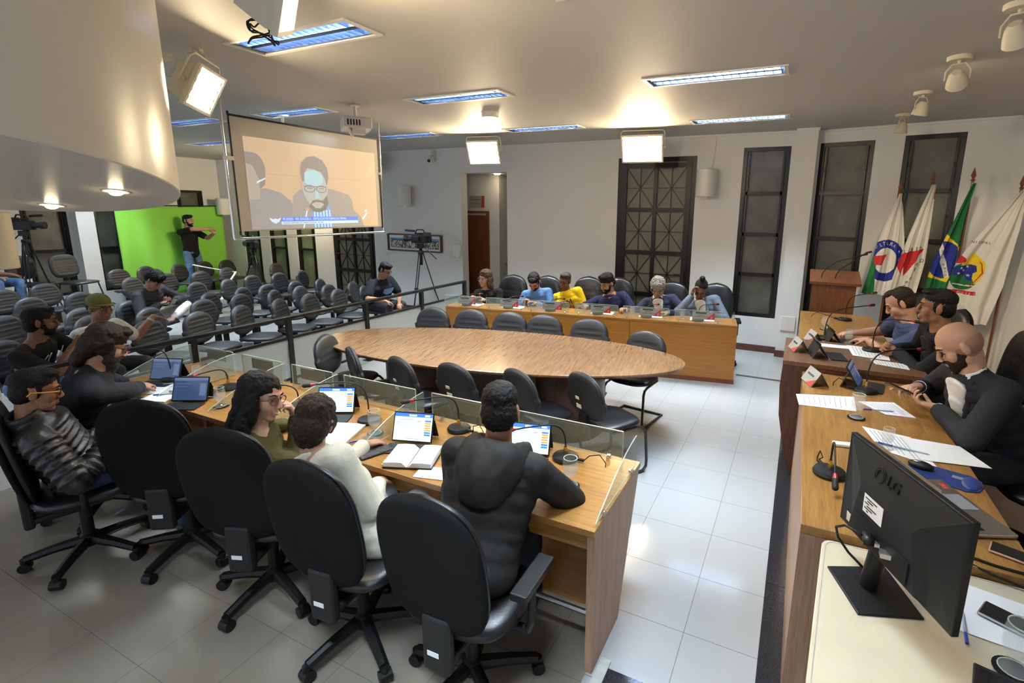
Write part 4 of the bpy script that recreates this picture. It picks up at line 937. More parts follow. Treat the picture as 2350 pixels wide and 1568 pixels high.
b = MB(); b.cyl((-.012, .01, .01), (.008, -.02, .24), .028, .03, 18); b.box(V((.02, -.03, .23)), (.06, .06, .05)); b.build('stand_column', M['plast'], e, auto=True)
b = MB(); b.prism([(-.135, .06), (-.055, -.15), (.135, -.08), (.055, .15)], 0, .008); b.build('stand_base', M['plast'], e, bevel=.003)

# ------------------------------------------------------------------ small things
def mic(base, head, label, ring=True, cable=None, group='gooseneck microphones', rh=.0):
    base, head = V(base), V(head); e = thing('desk_microphone', label, 'microphone', base, 0, group); h = head - base
    b = MB(); b.lathe((0, 0, 0), [(.072, 0), (.075, .012), (.068, .024), (.02, .034)], 26); b.build('microphone_base', M['plast'], e, auto=True)
    b = MB(); b.cyl((0, 0, .03), (0, 0, .06), .012); b.cyl((0, 0, .06), (0, 0, .075), .009); b.build('socket', M['brass'], e)
    d = V((h.x, h.y, 0)); up = max(.06 + .04, min(h.z + .02 + rh, .30)); p1 = V((0, 0, .075)); p2 = V((0, 0, up * .75)) + d * .04; p3 = V((0, 0, up)) + d * .22; p4 = h
    pts = [((1 - t) ** 3) * p1 + 3 * t * (1 - t) ** 2 * V((0, 0, up * 1.05)) + 3 * t * t * (1 - t) * p3 + t ** 3 * p4 for t in [k / 14 for k in range(15)]]
    b = MB(); b.tube(pts, .0048, 8); b.build('gooseneck', M['plast2'], e, smooth=True)
    dr = (pts[-1] - pts[-2]).normalized()
    b = MB(); b.cap(h, h + dr * .035, .013, .014); b.build('microphone_head', M['rubber'], e, smooth=True)
    if ring: b = MB(); b.cyl(h - dr * .03, h - dr * .006, .0065, .012, 12); b.build('red_ring', M['red'], e)
    if cable:
        c = V(cable) - base; b = MB(); s = c.normalized() * .07
        b.cyl(s + UP * .015, s * 1.6 + UP * .015, .009); b.tube([s * 1.6 + UP * .015, c * .6 + UP * .05, c * .85 + UP * .07, c + UP * .03, c + UP * .006], .003, 6); b.build('microphone_cable', M['plast'], e)
    return e
z = .762
mic((-4.46, 2.19, z), (-4.62, 1.98, 1.02), 'gooseneck microphone bending over the first tablet at the left desk end')
mic((-3.86, 2.27, z), (-3.92, 2.06, .915), 'gooseneck microphone between the second tablet and the woman with glasses', True)
mic((-3.06, 2.26, z), (-3.34, 2.20, .90), 'gooseneck microphone half hidden by the woman with glasses')
mic((-2.44, 2.30, z), (-2.72, 2.10, 1.03), 'tall gooseneck microphone right of the blue tablet near the cream jacket')
mic((-1.84, 2.46, z), (-2.06, 2.26, .985), 'gooseneck microphone arching behind the open tablet and notebook', True, (-1.65, 2.45, z))
mic((-1.08, 2.42, z), (-1.32, 2.22, .965), 'gooseneck microphone near the right end of the foreground desk', True, (-.84, 2.42, z))
who = ['woman with the necklace', 'man in the light blue shirt', 'man in the yellow shirt', 'man in the navy T-shirt', 'grey haired man', 'woman resting on her hand']
for k, xc in enumerate(FM): mic(fd(xc + .0, .16, .757), fd(xc + (.22 if k == 5 else .12), .38, .757 + (.19 if k in (3, 5) else .14)), 'microphone behind the glass screen of the %s' % who[k], True, None, 'microphones on the far desk')
mic((.23, 2.61, .902), (.24, 2.42, .97), 'microphone with a dark blue round base near the monitor', True, (.18, 2.72, .902), rh=.12)
mic((.51, 4.03, .902), (.84, 4.30, 1.19), 'gooseneck microphone before the bald man', True, (.31, 4.05, .902))
mic((.64, 5.02, .970), (.90, 4.90, 1.28), 'gooseneck microphone before the man in the dark suit', True)
mic((.30, 5.62, .902), (.68, 5.83, 1.24), 'gooseneck microphone left of the man in the blue T-shirt', True)
mic((.55, 6.74, .902), (.76, 6.40, 1.29), 'gooseneck microphone farthest along the right desk', True, (.2, 6.7, .902))

def tumbler(p, label, s=1., coaster=True, group='glasses of water'):
    p = V(p); e = thing('water_glass', label, 'glass', p, 0, group)
    if coaster: b = MB(); b.lathe((0, 0, 0), [(.05, 0), (.05, .004)], 24); b.build('coaster', M['plast'], e); c = .005
    else: c = 0
    b = MB(); b.lathe((0, 0, c), [(.034 * s, 0), (.035 * s, .005), (.018 * s, .012), (.017 * s, .03 * s), (.03 * s, .05 * s), (.038 * s, .075 * s), (.037 * s, .10 * s), (.032 * s, .135 * s), (.030 * s, .135 * s), (.035 * s, .10 * s), (.036 * s, .075 * s), (.028 * s, .052 * s)], 24); b.build('goblet', M['tumbler'], e, auto=True)
    b = MB(); b.lathe((0, 0, c), [(.015 * s, .044 * s), (.027 * s, .053 * s), (.034 * s, .075 * s), (.034 * s, .085 * s)], 20); b.build('water', M['water'], e, auto=True)
    b = MB(); b.tube([V((.031 * s * cos(t * pi / 10), .031 * s * sin(t * pi / 10), c + .135 * s)) for t in range(21)], .0019 * s, 5); b.tube([V((.034 * s * cos(t * pi / 10), .034 * s * sin(t * pi / 10), c + .004)) for t in range(21)], .0016 * s, 5); b.build('rim', M['glassedge'], e)
    return e
tumbler((-3.55, 2.02, z), 'water glass between the second tablet and the woman with glasses')
tumbler((-2.27, 2.18, z), 'water glass beside the tall microphone near the cream jacket', 1.1)
tumbler((-.94, 2.17, z), 'water glass on a dark coaster at the right end of the foreground desk', 1.1)
tumbler((-4.24, 2.26, z), 'water glass behind the first tablet on the left desk', .9)
tumbler((.41, 3.46, .902), 'water glass on a coaster before the bald man', 1.1)
tumbler((.52, 3.06, .902), 'short glass behind the top edge of the monitor', .85, False)
tumbler((.66, 1.66, .872), 'big glass cut by the bottom right corner', 1.1)
tumbler((.32, 6.08, .902), 'faceted glass farthest along the right desk')
tumbler((.50, 5.50, .902), 'faceted glass beside the dark raised desk')
for k, x in ((3, -.2), (4, -.19), (5, -.2), (2, -.19)): tumbler(fd(FM[k] + x, .2, .757), 'blurred glass behind the screen of the %s' % who[k], .9, False)

M['ui_l'] = mat('ui_pale_blue', (.45, .68, .78), .5, emit=(.45, .70, .80), es=.75)
M['ui_b'] = mat('ui_blue', (.03, .10, .55), .5, emit=(.03, .12, .62), es=.8)
M['ui_o'] = mat('ui_orange', (.65, .20, .05), .5, emit=(.7, .22, .06), es=.7)
M['ui_w'] = mat('ui_white', (.8, .8, .9), .5, emit=(.8, .85, .9), es=.7)
M['ui_d'] = mat('ui_dark', (.02, .035, .075), .15, emit=(.03, .05, .11), es=.5)
M['ui_dl'] = mat('ui_dark_lines', (.05, .07, .12), .3, emit=(.08, .11, .2), es=.5)
def tablet(p, ang, label, lit=True, tilt=22, group='tablets on the desks'):
    """screen faces direction ang (degrees)"""
    e = thing('tablet', label, 'tablet', p, rad(ang + 90), group)   # local -Y faces the user
    T = MX.Translation((0, .03, .008)) @ MX.Rotation(rad(-tilt), 4, 'X'); w, h = .25, .175
    def mb(): b = MB(); b.tf = T; return b
    b = mb(); b.box((0, 0, h / 2), (w, .008, h)); b.build('tablet_body', M['plast'], e, bevel=.003)
    def r(bb, u0, u1, v0, v1, d=.005): bb.box((-w / 2 + .008 + (u0 + u1) / 2 * (w - .016), -d, .008 + (v0 + v1) / 2 * (h - .016)), ((u1 - u0) * (w - .016), .0012, (v1 - v0) * (h - .016)))
    b = mb(); r(b, 0, 1, 0, 1); sc = b.build('display', M['ui_l'] if lit else M['ui_d'], e)
    if lit:
        b = mb(); r(b, 0, 1, .87, 1, .0058); b.build('display_header', M['ui_b'], sc)
        b = mb()
        for k in range(7):
            b.m = 0 if k in (0, 1, 6) else 1; r(b, .81, .97, .20 + k * .085, .265 + k * .085, .0058)
        b.build('display_buttons', [M['ui_b'], M['ui_o']], sc)
        b = mb(); r(b, .38, .58, .90, .955, .0064); r(b, .80, .93, .90, .96, .0064); b.build('display_caption', M['ui_w'], sc)
        b = mb(); r(b, .12, .50, .755, .77, .0058); r(b, .05, .2, .66, .675, .0058); r(b, .05, .14, .60, .615, .0058); r(b, .05, .76, .545, .552, .0058); r(b, .3, .7, .07, .085, .0058); r(b, .6, .7, .71, .73, .0058); b.build('display_text', M['ui_dl'], sc)
    else:
        b = mb(); r(b, 0, 1, .87, 1, .0058); r(b, .05, .5, .72, .74, .0058); r(b, .05, .4, .60, .62, .0058); r(b, .78, .96, .2, .75, .0058); b.build('display_text', M['ui_dl'], sc)
    b = MB(); b.box((0, -.055, .003), (w, .125, .005)); b.build('cover_flap', M['plast2'], e)
    b = MB(); b.slab([(-w / 2, .04 + .055, .125), (w / 2, .095, .125), (w / 2, .145, .003), (-w / 2, .145, .003)], (0, 1, .4), .004); b.build('stand_flap', M['plast2'], e)
    return e
tablet((-4.47, 2.12, z), -68, 'first tablet from the left on the foreground desk, dark screen', False)
tablet((-3.81, 1.94, z), -62, 'second tablet from the left on the foreground desk, dark screen', False)
tablet((-2.72, 2.26, z), -62, 'lit tablet beside the head in front of the cream jacket', True)
tablet((-1.97, 2.15, z), -72, 'lit tablet in the middle of the foreground desk by the open notebook', True)
tablet((-1.28, 2.33, z), -75, 'lit tablet mostly hidden by the hooded man', True)
tablet((.52, 4.16, .902), -10, 'propped tablet before the bald man', False, 32)
tablet((.30, 4.66, .969), 10, 'propped tablet with its grey back flap on the dark raised desk', False, 35)
tablet((.45, 5.56, .902), 10, 'propped tablet before the man in the blue T-shirt', False, 35)

def sheet(pts, zz, label, lines=True, group='papers on the desks', th=.0015):
    e = thing('paper_sheet', label, 'paper', (*pts[0][:2], zz), 0, group); P0 = V((*pts[0][:2], zz)); q = [V((*p[:2], zz)) - P0 for p in pts]
    b = MB(); b.slab([p + UP * th / 2 for p in q], UP, th); b.build('sheet', M['paper'], e)
    if lines:
        b = MB()
        for k in range(9):
            t = .12 + k * .09; a = q[0].lerp(q[3], t).lerp(q[1].lerp(q[2], t), .1); c = q[0].lerp(q[3], t).lerp(q[1].lerp(q[2], t), .9 - .2 * (k % 3 == 2)); d = (q[3] - q[0]).normalized() * .0018
            b.slab([a - d + UP * (th + .0003), c - d + UP * (th + .0003), c + d + UP * (th + .0003), a + d + UP * (th + .0003)], UP, .0003)
        b.build('print_lines', M['ink'], e)
    return e
def rect(c, w, h, a):
    a = rad(a); x = V((cos(a), sin(a), 0)); y = V((-sin(a), cos(a), 0)); c = V((c[0], c[1], 0)); return [c - x * w / 2 - y * h / 2, c + x * w / 2 - y * h / 2, c + x * w / 2 + y * h / 2, c - x * w / 2 + y * h / 2]
sheet(rect((-4.34, 2.0), .30, .21, 35), z, 'loose papers under the hand of the bearded man', True, th=.004)
sheet(rect((-4.12, 1.98), .21, .29, 20), z, 'stack of papers left of the second tablet', False, th=.008)
sheet(rect((-2.46, 2.06), .22, .31, 20), z, 'stack of white papers before the cream jacket', True, th=.012)
sheet(rect((-1.63, 1.96), .2, .12, 15), z, 'white sheet peeking beside the hooded man', False)
sheet([(.07, 3.75), (.09, 3.54), (.42, 3.58), (.43, 3.87)], .902, 'sheet jutting over the left edge of the right oak desk')
sheet([(.45, 3.78), (.58, 3.60), (.74, 3.62), (.66, 3.86)], .902, 'papers under the hands of the bald man', True, th=.005)
sheet([(.43, 3.33), (.49, 3.03), (.72, 2.92), (.66, 3.28)], .902, 'printed table sheet behind the monitor', True)
sheet([(.62, 3.26), (.66, 2.98), (.96, 3.03), (.88, 3.26)], .905, 'printed sheet overhanging toward the seats on the right', False)
sheet([(.24, 5.10), (.26, 4.98), (.50, 5.00), (.50, 5.12)], .969, 'bluish white papers behind the tent card on the dark raised desk', False)
sheet([(.46, 5.14), (.48, 4.78), (.74, 4.74), (.76, 5.12)], .9695, 'large white sheet before the man in the dark suit', True)
sheet([(.60, 4.72), (.62, 4.58), (.84, 4.52), (.84, 4.68)], .9695, 'small sheet under the forearm of the man in the dark suit', True)
sheet([(.63, 2.03), (.555, 1.77), (.80, 1.74), (.85, 1.98)], .872, 'white sheet under the phone on the cream table', False)
for k in (0, 1, 4, 5, 3): sheet([fd(FM[k] - .1, .16), fd(FM[k] + .2, .16), fd(FM[k] + .2, .36), fd(FM[k] - .1, .36)], .757, 'paper behind the glass screen of the %s' % who[k], False, 'papers on the far desk')

def pen(a, c, label, m='blue'):
    a, c = V(a), V(c); b = MB(a); b.cyl(a, c, .0042, n=8); b.cyl(c, c + (c - a).normalized() * .012, .004, .001, 8); e = thing('pen', label, 'pen', a, 0, 'pens'); b.build('barrel', M[m], e)
    b = MB(a); b.cyl(a - (c - a) * .08, a + (c - a) * .25, .005, n=8); b.build('cap', M['penblue'], e)
M['blue'] = mat('pen_clear', (.35, .42, .55), .3); M['penblue'] = mat('pen_blue', (.01, .05, .35), .3)
pen((-2.30, 2.02, z + .006), (-2.20, 2.14, z + .006), 'blue pen beside the ashtray like bowl'); pen((-4.16, 1.92, z + .014), (-4.04, 2.02, z + .014), 'pen on the papers left of the second tablet'); pen((.47, 3.62, .912), (.62, 3.66, .912), 'blue pen on the papers of the bald man'); pen((.50, 3.10, .91), (.70, 3.06, .91), 'blue pen lying on the printed sheet'); pen((.565, 1.72, .88), (.585, 1.86, .88), 'blue pen behind the bottom edge of the monitor')
pen((-4.40, 2.06, z + .01), (-4.30, 2.15, z + .01), 'pen at the hand of the bearded man')
# phone, notebook, bowl on the left desk
def phone(p, a, label, screen, case='plast', w=.078, h=.16):
    e = thing('mobile_phone', label, 'phone', p, rad(a), 'phones on the desks'); b = MB(); b.box((0, 0, .005), (w, h, .009)); b.build('phone_body', M[case], e, bevel=.004)
    b = MB(); b.box((0, 0, .0102), (w - .008, h - .01, .0012)); b.build('phone_screen', screen, e)
M['icons'] = mat('icon_grid', (.06, .055, .06), .3, noise=.9, nscale=70)
M['rose'] = mat('rose_gold', (.62, .36, .27), .3, metal=.3)
phone((-2.09, 1.99, z), -20, 'large phone showing icons left of the open notebook', M['icons'], w=.1, h=.19)
phone((.83, 2.24, .902), 70, 'rose framed phone behind the right edge of the monitor', M['screen_off'], 'rose'); phone((.72, 1.87, .875), 62, 'dark phone on the white sheet at the right edge', M['screen_off'], 'alu', .085, .17)
e = thing('notebook', 'open white notebook with coloured page tabs', 'notebook', (-1.835, 2.03, z), rad(22))
b = MB(); b.box((0, 0, .004), (.27, .23, .006)); b.build('cover', M['plast'], e)
b = MB()
for s in (-1, 1): b.rings([[V((s * x, y, zz)) for x, zz in ((.002, .008), (.03, .034), (.08, .036), (.13, .032), (.132, .008))] for y in (-.11, .11)])
b.build('page_block', M['paper'], e)
for k in range(7):
    b = MB(); b.box((-.136, -.09 + k * .018, .012 + .003 * (k % 3)), (.022, .012, .001)); b.build('page_tab', mat('tab_%d' % k, [(.7, .6, .1), (.15, .5, .3), (.2, .4, .6), (.75, .55, .2), (.5, .6, .2), (.6, .3, .3), (.3, .5, .55)][k], .6), e)
e = thing('glass_bowl', 'small clear bowl beside the phone with icons', 'bowl', (-2.24, 2.09, z)); b = MB(); b.lathe((0, 0, 0), [(.035, 0), (.05, .03), (.047, .03), (.033, .006)], 20); b.build('bowl', M['tumbler'], e, auto=True); b = MB(); b.lathe((0, 0, .007), [(.032, 0), (.03, .012)], 12); b.build('contents', M['platedark'], e)
# tent cards
def tent(p, a, label, m='plate'):
    e = thing('tent_card', label, 'name card', p, rad(a), 'tent cards on the right desks'); h = .105; w = .2
    b = MB(); b.slab([(-w / 2, -.06, .002), (w / 2, -.06, .002), (w / 2, 0, h), (-w / 2, 0, h)], (0, -1, .5), .003); b.build('front_face', M['plate'], e)
    b = MB(); b.slab([(-w / 2, .06, .002), (w / 2, .06, .002), (w / 2, 0, h), (-w / 2, 0, h)], (0, 1, .5), .003); b.build('back_face', M['plast'], e)
    b = MB(); b.slab([(w / 2 - .11, -.0635, .003), (w / 2 - .002, -.0635, .003), (w / 2 - .002, -.032, .055)], (0, -1, .5), .0015); b.build('red_corner', M['redprint'], e)
    text('VEREADOR', .022, M['inkblack'], e, (-.01, -.028, .062), (1, 0, 0), (0, .5, .87))
tent((.19, 4.07, .902), -70, 'tent card before the bald man'); tent((.07, 4.76, .969), -75, 'tent card on the dark raised desk'); tent((.20, 5.45, .902), -75, 'tent card beside the dark raised desk on the farther oak desk')
# right desk: remote, mouse pad, mouse, laptop, cables
e = thing('remote_control', 'white remote control behind the monitor corner', 'remote', (.33, 2.99, .902), rad(-78)); b = MB(); b.box((0, 0, .009), (.045, .14, .018)); b.build('remote_body', M['white'], e, bevel=.006); b = MB(); b.box((0, .04, .0185), (.03, .035, .001)); b.build('remote_display', M['ink'], e)
e = thing('mouse_pad', 'blue mouse pad with wrist rest', 'mouse pad', (.70, 2.84, .901), rad(-18))
b = MB(); pp = [(-.12, -.09), (.06, -.09), (.12, -.095), (.165, -.06), (.175, 0), (.165, .06), (.12, .095), (.06, .09), (-.12, .09)]
b.prism(pp, 0, .004); b.build('pad', mat('pad_blue', (.015, .035, .16), .6), e)
b = MB(); b.ell((.13, 0, .004), ((.038, 0, 0), (0, .075, 0), (0, 0, .016)), 16, 8); b.build('wrist_rest', mat('pad_blue2', (.02, .045, .2), .5), e, smooth=True)
b = MB(); b.box((.08, .03, .0045), (.05, .03, .001)); b.build('pad_print', M['ink'], e)
e = thing('computer_mouse', 'glossy dark mouse on the blue mouse pad', 'mouse', (.64, 2.88, .906), rad(-18)); b = MB(); b.ell((0, 0, .014), ((.055, 0, 0), (0, .032, 0), (0, 0, .02)), 18, 10); b.build('mouse_shell', M['plast'], e, smooth=True); b = MB(); b.ell((-.015, 0, .03), ((.02, 0, 0), (0, .012, 0), (0, 0, .006))); b.build('mouse_gloss', M['alu'], e, smooth=True)
la = math.atan2(2.36 - 2.76, .88 - .70)
e = thing('laptop', 'silver laptop mostly hidden behind the monitor', 'laptop', (.70, 2.76, .902), la)      # local +X along the user's edge, -Y away
b = MB(); b.box((.21, -.14, .009), (.42, .28, .016)); b.build('base', M['alu2'] if 'alu2' in M else M['alu'], e, bevel=.004)
b = MB(); b.box((.21, -.17, .0178), (.37, .12, .001)); b.build('keyboard', M['plast'], e)
b = MB(); b.box((.19, -.055, .0178), (.12, .075, .001)); b.build('touchpad', M['ink'], e)
b = MB(); b.box((.05, -.03, .0178), (.022, .022, .001)); b.box((.075, -.035, .0178), (.02, .018, .001)); b.build('sticker', M['redprint'], e)
b = MB(); b.slab([(0, -.28, .018), (.42, -.28, .018), (.42, -.33, .20), (0, -.33, .20)], (0, 1, .3), .007); b.build('lid', M['alu'], e)
b = MB(); b.tube([(.56, 2.20, .907), (.66, 2.16, .907), (.74, 2.14, .905), (.84, 2.13, .905), (1.0, 2.12, .905)], .005, 8); b.tube([(.55, 2.24, .906), (.64, 2.13, .906), (.72, 2.10, .89), (.86, 2.07, .877)], .004, 8); b.cap((.58, 2.195, .909), (.64, 2.17, .909), .009, .007)
tag(b.build('power_cable', M['plast'], smooth=True), 'black cables lying between the oak desk and the cream table at right', 'cable')
e = thing('dark_tablet', 'corner of a dark tablet at the bottom right edge', 'tablet', (.66, 1.52, .872), rad(-15)); b = MB(); b.box((0, 0, .006), (.25, .17, .012)); b.build('tablet_body', M['plast2'], e, bevel=.004); b = MB(); b.box((0, 0, .0125), (.22, .14, .001)); b.build('tablet_screen', M['screen_off'], e)
b = MB(); b.tube([(-1.9, 1.95, .70), (-1.92, 1.93, .62), (-1.80, 1.95, .52), (-1.62, 2.0, .40), (-1.5, 2.05, .28)], .007, 8); b.tube([(-1.94, 1.95, .70), (-1.95, 1.92, .60), (-1.84, 1.94, .48), (-1.66, 2.0, .36)], .006, 8)
tag(b.build('under_desk_cable', M['plast'], smooth=True), 'black cables drooping under the foreground desk', 'cable')
# ------------------------------------------------------------------ flags
def pip(p, poly):
    x, y = p; c = False; n = len(poly)
    for i in range(n):
        (x1, y1), (x2, y2) = poly[i], poly[i - 1]
        if (y1 > y) != (y2 > y) and x < (x2 - x1) * (y - y1) / (y2 - y1) + x1: c = not c
    return c
FC = dict(w=mat('flag_white', (.72, .70, .66), .8), r=mat('flag_red', (.55, .025, .03), .8), g=mat('flag_green', (.01, .16, .045), .8), y=mat('flag_yellow', (.80, .58, .02), .8), b=mat('flag_blue', (.015, .03, .28), .8), k=mat('flag_letters', (.06, .06, .06), .8))
FK = list(FC)
# design space: x across, y down, in units of 1/240 m measured on the hanging cloth
def flag(loc, label, left, right, fn, tip, seed, letters=(), folds=7, amp=.035):
    e = thing('flag_on_pole', label, 'flag', loc, 0, 'flags on wooden poles')
    loc = V(loc); S = .0042
    def lerp(pl, y):
        for (x0, y0), (x1, y1) in zip(pl, pl[1:]):
            if y <= y1: return x0 + (x1 - x0) * max(0, (y - y0)) / (y1 - y0)
        return pl[-1][0]
    def surf(u, v):
        y0 = left[0][1]; y1 = left[-1][1]; y = y0 + (y1 - y0) * v; xl, xr = lerp(left, y), lerp(right, y); x = xl + (xr - xl) * u
        d = amp * (.25 + .75 * min(1, v * 1.6)) * sin(u * folds * 2 + seed + v * 1.3) + .5 * amp * sin(u * folds * 4.3 + seed * 2)
        return x, y, V((x * S, d - .06 * u, -y * S))
    NU, NV = 150, 300; b = MB(); idx = {}
    for j in range(NV + 1):
        for i in range(NU + 1): idx[i, j] = b.pt(surf(i / NU, j / NV)[2])
    for j in range(NV):
        for i in range(NU):
            x, y, _ = surf((i + .5) / NU, (j + .5) / NV); b.m = FK.index(fn(x, y)); b.face((idx[i, j], idx[i, j + 1], idx[i + 1, j + 1], idx[i + 1, j]))
    o = b.build('flag_cloth', [FC[k] for k in FK], e, smooth=True)
    px, py = tip
    b = MB(); b.cyl((px * S, .07, -py * S), (px * S - .02, .10, .15 - loc.z), .014); b.lathe((px * S - .02, .10, .15 - loc.z), [(.14, 0), (.12, .03), (.03, .06), (.02, .12)], 20); b.build('pole', M['pulpit'], e, auto=True)
    b = MB(); b.lathe((px * S, .07, -py * S), [(.012, 0), (.024, .012), (.012, .03), (.016, .045), (.026, .065), (.006, .14), (.001, .155)], 14); b.build('spear_finial', M['pulpit'], e, auto=True)
    b = MB(); b.tube([(px * S, .05, -py * S - .02), (px * S - .015, .0, -py * S - .06), (px * S + .01, -.02, -py * S - .1)], .008, 6); b.build('tie_cord', FC['y' if seed > 3 else 'w'], e)
    for ch, x, y, rot, sz, c in letters:
        # find u,v for x,y
        y0, y1 = left[0][1], left[-1][1]; v = (y - y0) / (y1 - y0); xl, xr = lerp(left, y), lerp(right, y); u = (x - xl) / (xr - xl)
        if not (0.01 < u < .99 and v < .99): continue
        p = surf(u, v)[2]; p2 = surf(min(1, u + .02), v)[2]; t = (p2 - p).normalized(); n = V((-t.y, t.x, 0)) * -1
        if n.y > 0: n = -n
        a = rad(rot); rr = t * cos(a) + UP * sin(a); uu = UP * cos(a) - t * sin(a)
        text(ch, sz * S, FC[c], e, p + n * .006, rr, uu, 'flag_lettering')
    return e
def arc_letters(s, cx, cy, rx, ry, a0, da, sz, c):
    return [(ch, cx + rx * cos(rad(a0 - k * da)), cy - ry * sin(rad(a0 - k * da)), a0 - k * da - 90, sz, c) for k, ch in enumerate(s)]
# every flag's design coordinates start at its own finial
def f1(x, y):
    q = ((x + 16) / 46) ** 2 + ((y - 226) / 62) ** 2; q2 = ((x + 16) / 27) ** 2 + ((y - 226) / 38) ** 2
    if pip((x, y), [(-45, 214), (-12, 208), (-22, 240), (-42, 240)]): return 'r'
    if pip((x, y), [(-70, 190), (-46, 196), (-38, 240), (-33, 330), (-70, 330)]): return 'g'
    if q < 1 and q2 > 1: return 'b'
    if pip((x, y), [(3, 25), (14, 60), (9, 70), (2, 40)]): return 'g'
    return 'w'
flag((1.04, 7.6, 2.5), 'white and green flag with a blue lettered ring, leftmost flag', [(-1, 30), (-26, 115), (-41, 180), (-52, 260), (-64, 330)], [(3, 30), (13, 90), (24, 160), (30, 220), (36, 330)], f1, (0, 28), 1.0,
     arc_letters('★CULTURA E U', -16, 226, 37, 51, 158, 14, 15, 'w'))
def f2(x, y):
    if pip((x, y), [(-1, 212), (-50, 228), (-66, 262), (-62, 262), (-44, 300), (-28, 270), (-10, 234)]): return 'r'
    if pip((x, y), [(5, 40), (9, 80), (2, 70)]): return 'r'
    return 'w'
flag((1.35, 7.55, 2.61), 'white flag with a red triangle, second flag from the left', [(-4, 33), (-24, 105), (-41, 175), (-56, 250), (-68, 300), (-72, 340)], [(4, 33), (5, 140), (4, 250), (0, 290), (-6, 340)], f2, (0, 30), 2.0,
     [(c, -46 + k * 9.5, 222 - k * 3.0, 12, 14, 'k') for k, c in enumerate('LIBER S')] + [(c, -3 - k * 5.6, 246 + k * 13, -62, 14, 'k') for k, c in enumerate('QUÆ SERA')])
def f3(x, y):
    if ((x + 42) / 36) ** 2 + ((y - 250) / 52) ** 2 < 1:
        d = (y - (232 + (x + 48) * 1.0)); return 'w' if abs(x + 45 - (y - 240) * .25) < 5.5 else 'b'
    if pip((x, y), [(-48, 172), (-80, 240), (-75, 300), (-30, 312), (-14, 282), (-8, 215)]): return 'y'
    return 'g'
flag((1.72, 7.5, 2.65), 'green flag with yellow diamond and blue disc, third flag from the left', [(-3, 40), (-31, 140), (-50, 205), (-66, 262), (-74, 310), (-78, 350)], [(2, 40), (-8, 115), (-10, 215), (-14, 300), (-20, 350)], f3, (0, 34), 3.0,
     [(c, -48 + k * 2.2, 226 + k * 9.5, -75, 8.5, 'g') for k, c in enumerate('M E PROG')], 5)
def f4(x, y):
    P = lambda *a: [((p[0] / 4.127) - 368 + 0, (p[1] / 4.127) - 30) for p in a]
    if pip((x, y), P((1000, 1385), (1250, 1400), (1250, 1445), (1000, 1420))): return 'r'
    if pip((x, y), P((1200, 1330), (1290, 1180), (1270, 1075), (1235, 1040), (1262, 1090), (1275, 1180), (1175, 1360))): return 'r'
    for sx, sy in ((1150, 1115), (1090, 1135), (1118, 1160), (1070, 1198), (1165, 1218)):
        if pip((x, y), P(*[(sx + (20 if k % 2 == 0 else 8) * cos(pi / 2 + k * pi / 5), sy - (20 if k % 2 == 0 else 8) * sin(pi / 2 + k * pi / 5)) for k in range(10)])): return 'w'
    if pip((x, y), P((1015, 1150), (1050, 1110), (1110, 1105), (1180, 1090), (1222, 1100), (1232, 1165), (1200, 1190), (1195, 1280), (1150, 1265), (1140, 1225), (1100, 1215), (1020, 1228))): return 'b'
    if pip((x, y), P((1020, 1310), (1140, 1330), (1250, 1322), (1250, 1334), (1140, 1344), (1022, 1322))): return 'w'
    if pip((x, y), P((1010, 1080), (1070, 985), (1125, 1030), (1122, 1062), (1080, 1078))): return 'r'
    if pip((x, y), P((1190, 948), (1302, 1072), (1300, 1180), (1262, 1280), (1222, 1312), (1180, 1200), (1085, 1100), (1090, 1068), (1128, 1050))): return 'y'
    if ((x - (1120 / 4.127 - 368)) / 32) ** 2 + ((y - (1230 / 4.127 - 30)) / 38) ** 2 < 1: return 'g'
    return 'w'
flag((2.17, 7.5, 2.54), 'white flag with a town crest, rightmost flag', [(-4, 34), (-45, 100), (-82, 160), (-114, 220), (-136, 290), (-132, 350), (-98, 400)], [(6, 34), (4, 130), (-4, 230), (-8, 290), (-30, 400)], f4, (0, 30), 4.0,
     [(c, -93 + k * 6.0, 171 + .4 * k, -4, 10, 'k') for k, c in enumerate('UNICIPAL')] + [(c, -102 + k * 6, 314 + .3 * k, -4, 8, 'w') for k, c in enumerate('PODER UN')], 5, .03)

